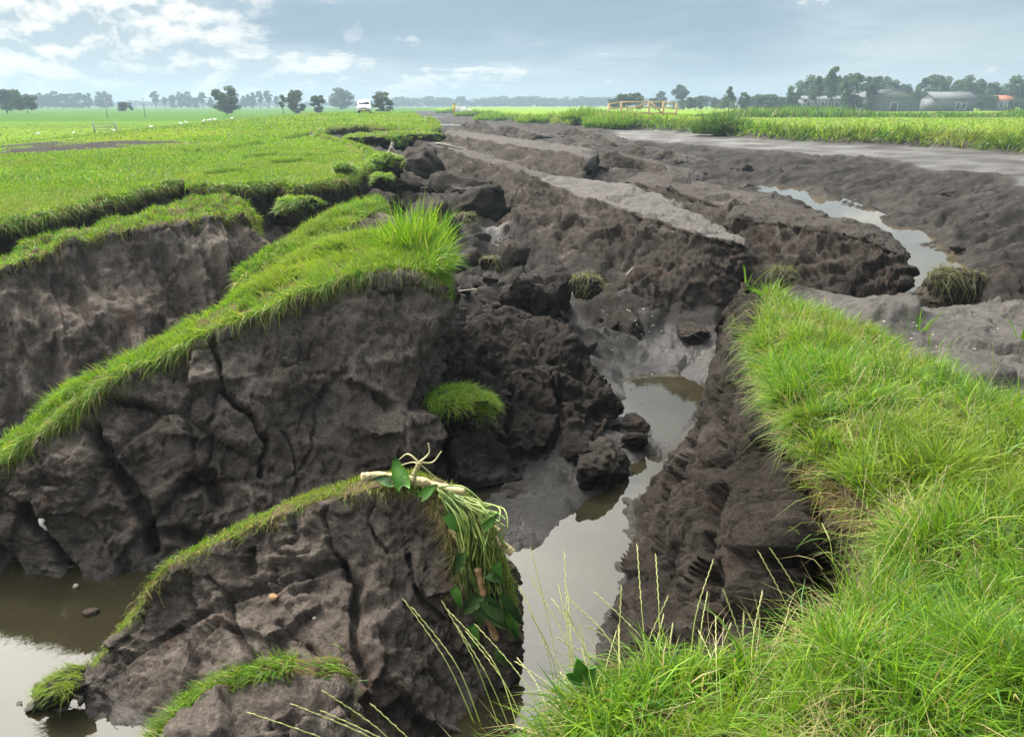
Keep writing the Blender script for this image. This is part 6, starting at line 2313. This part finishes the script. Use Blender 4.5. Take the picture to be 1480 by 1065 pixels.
def pebble(name, label, pos, s, seed, mat, cat, group=None):
    v, f = ico(3)
    rng = np.random.default_rng(seed)
    v = v.copy()
    for _ in range(7):
        n_ = rng.normal(size=3)
        n_ /= np.linalg.norm(n_)
        dd = v @ n_ - 0.68
        v -= np.maximum(dd, 0)[:, None] * n_
    v += 0.06 * fbm(v * 3 + seed, 2, seed)[:, None] * v
    o = link(name, mk_mesh(name, v * np.array(s), None, f), mat, None, [float(c_) for c_ in pos])
    tag(o, label, cat, group)
    return o


def on_grid(G, px, py):
    """the point of a block's surface that lies under a photograph pixel, nearest first"""
    V = G.reshape(-1, 3)
    qx, qy = px_of(V[:, 0], V[:, 1], V[:, 2])
    d = np.hypot(qx - px, qy - py)
    near = np.argsort(d)[:12]
    return V[near[np.argmin(V[near, 1])]]


pebble('stone', 'orange brown stone stuck in the front block', on_grid(FG, 395, 862), (0.033, 0.03, 0.026), 1, M_STONE, 'stone')
pebble('stone', 'small pale pebble right of the orange stone', on_grid(FG, 450, 892), (0.013, 0.012, 0.010), 2, M_STONEG, 'stone')
pebble('stone', 'flat dark stone lying in the left pool', np.array([*atz(132, 886, WL)[:2], WL + 0.01]), (0.07, 0.05, 0.025), 3, M_SOIL, 'stone')
pt = on_grid(MG, 65, 758)
v = np.array([(-.5, 0, 1), (.2, -.1, 1.1), (.45, 0, .7), (.1, -.15, .3), (.35, -.05, -.2), (.5, 0, -1), (.1, -.1, -.9), (-.1, -.15, -.3), (-.5, -.05, -.2), (-.6, 0, .4), (0, -.35, .1)]) * 0.055
vb = v + np.array([0, 0.006, 0])
t1 = [(i, (i + 1) % 10, 10) for i in range(10)]
t2 = [((i + 1) % 10 + 11, i + 11, 21) for i in range(10)]
qs = [(i, i + 11, (i + 1) % 10 + 11, (i + 1) % 10) for i in range(10)]
o = link('plastic_scrap', mk_mesh('plastic_scrap', np.concatenate([v, vb]), np.array(qs), np.array(t1 + t2), smooth=False), M_PLAST, None, [float(pt[0]), float(pt[1]) - 0.03, float(pt[2])])
tag(o, 'crumpled pale scrap caught in the left face of the largest block', 'litter')
# sticks
M_STICK = noisy_mat('bleached_wood', (0.22, 0.19, 0.15), (0.36, 0.32, 0.26), 8.0, 0.8, 0.3, stretch=(1, 1, 6))
for (a, b, y, r, lab) in (((558, 232), (568, 206), 27, 0.09, 'bleached wooden stake leaning on the earth below the far turf'), ((630, 208), (668, 216), 27, 0.05, 'thin broken branch beside the long ridge'),
                          ((565, 213), (575, 228), 26, 0.06, 'short broken stake next to the leaning stake'), ((905, 398), (915, 386), 11.6, 0.012, 'pale twig at the foot of the broad slab'),
                          ((640, 425), (690, 418), 9.2, 0.012, 'bent pale twig in the dark hollow'), ((110, 846), (100, 862), 5.0, 0.02, 'grey stick poking from the left pool')):
    A, B = at(a[0], a[1], y), at(b[0], b[1], y + 0.05)
    pts = curve_pts([A, (A + B) / 2 + np.array([0.03, 0, 0.02]) * np.linalg.norm(B - A), B], 8)
    tag(link('stick', MB().tube(pts, np.linspace(r, r * 0.6, 8), 7).mesh('stick', True), M_STICK), lab, 'stick')
# pale shells scattered over the mud
_r = random.Random(21)
SV, SF = ico(2)
SHM = mk_mesh('shell', SV * np.array([1.0, 0.75, 0.4]) + 0.12 * np.maximum(0, SV[:, :1]) * np.array([0, 0, 1.0]), None, SF)
SHM.materials.append(M_STONEG)
for (cx, cy, sx, sy, cnt, lab, grp) in ((1150, 300, 90, 15, 40, 'pale shell fragment on the bare slabs by the stream', 'shells by the stream'), (1330, 470, 110, 30, 45, 'pale shell fragment on the dried mud behind the near bank', 'shells on the dried mud'),
                                        (900, 470, 70, 50, 35, 'pale shell fragment on the grey mud below the broad slab', 'shells below the broad slab')):
    for _ in range(cnt):
        px, py = _r.gauss(cx, sx * 0.7), _r.gauss(cy, sy * 0.7)
        p = atz(px, py, -0.9)
        for _k in range(8):
            g = ground_z(p[0], p[1])[0]
            p = atz(px, py, g)
        s = _r.uniform(0.005, 0.011) * (1 + p[1] * 0.04)
        o = bpy.data.objects.new('shell', SHM)
        COL.objects.link(o)
        o.location = (p[0], p[1], g + s * 0.25)
        o.scale = (s, s, s)
        o.rotation_euler = (_r.uniform(-.5, .5), _r.uniform(-.5, .5), _r.uniform(0, 6))
        tag(o, lab, 'shell', grp)

# ------------------------------------------------------------------ haze
hz = MB().box(-1500, 1500, -60, 1500, -4, 30).mesh('haze')
m, nt, out = new_mat('haze')
pv = nt.nodes.new('ShaderNodeVolumePrincipled')
pv.inputs['Color'].default_value = (0.33, 0.44, 0.53, 1)
pv.inputs['Density'].default_value = 0.00095
pv.inputs['Anisotropy'].default_value = 0.2
nt.links.new(pv.outputs[0], out.inputs['Volume'])
o = link('haze', hz, m)
tag(o, 'thin pale haze over the far fields', None, None, 'stuff')
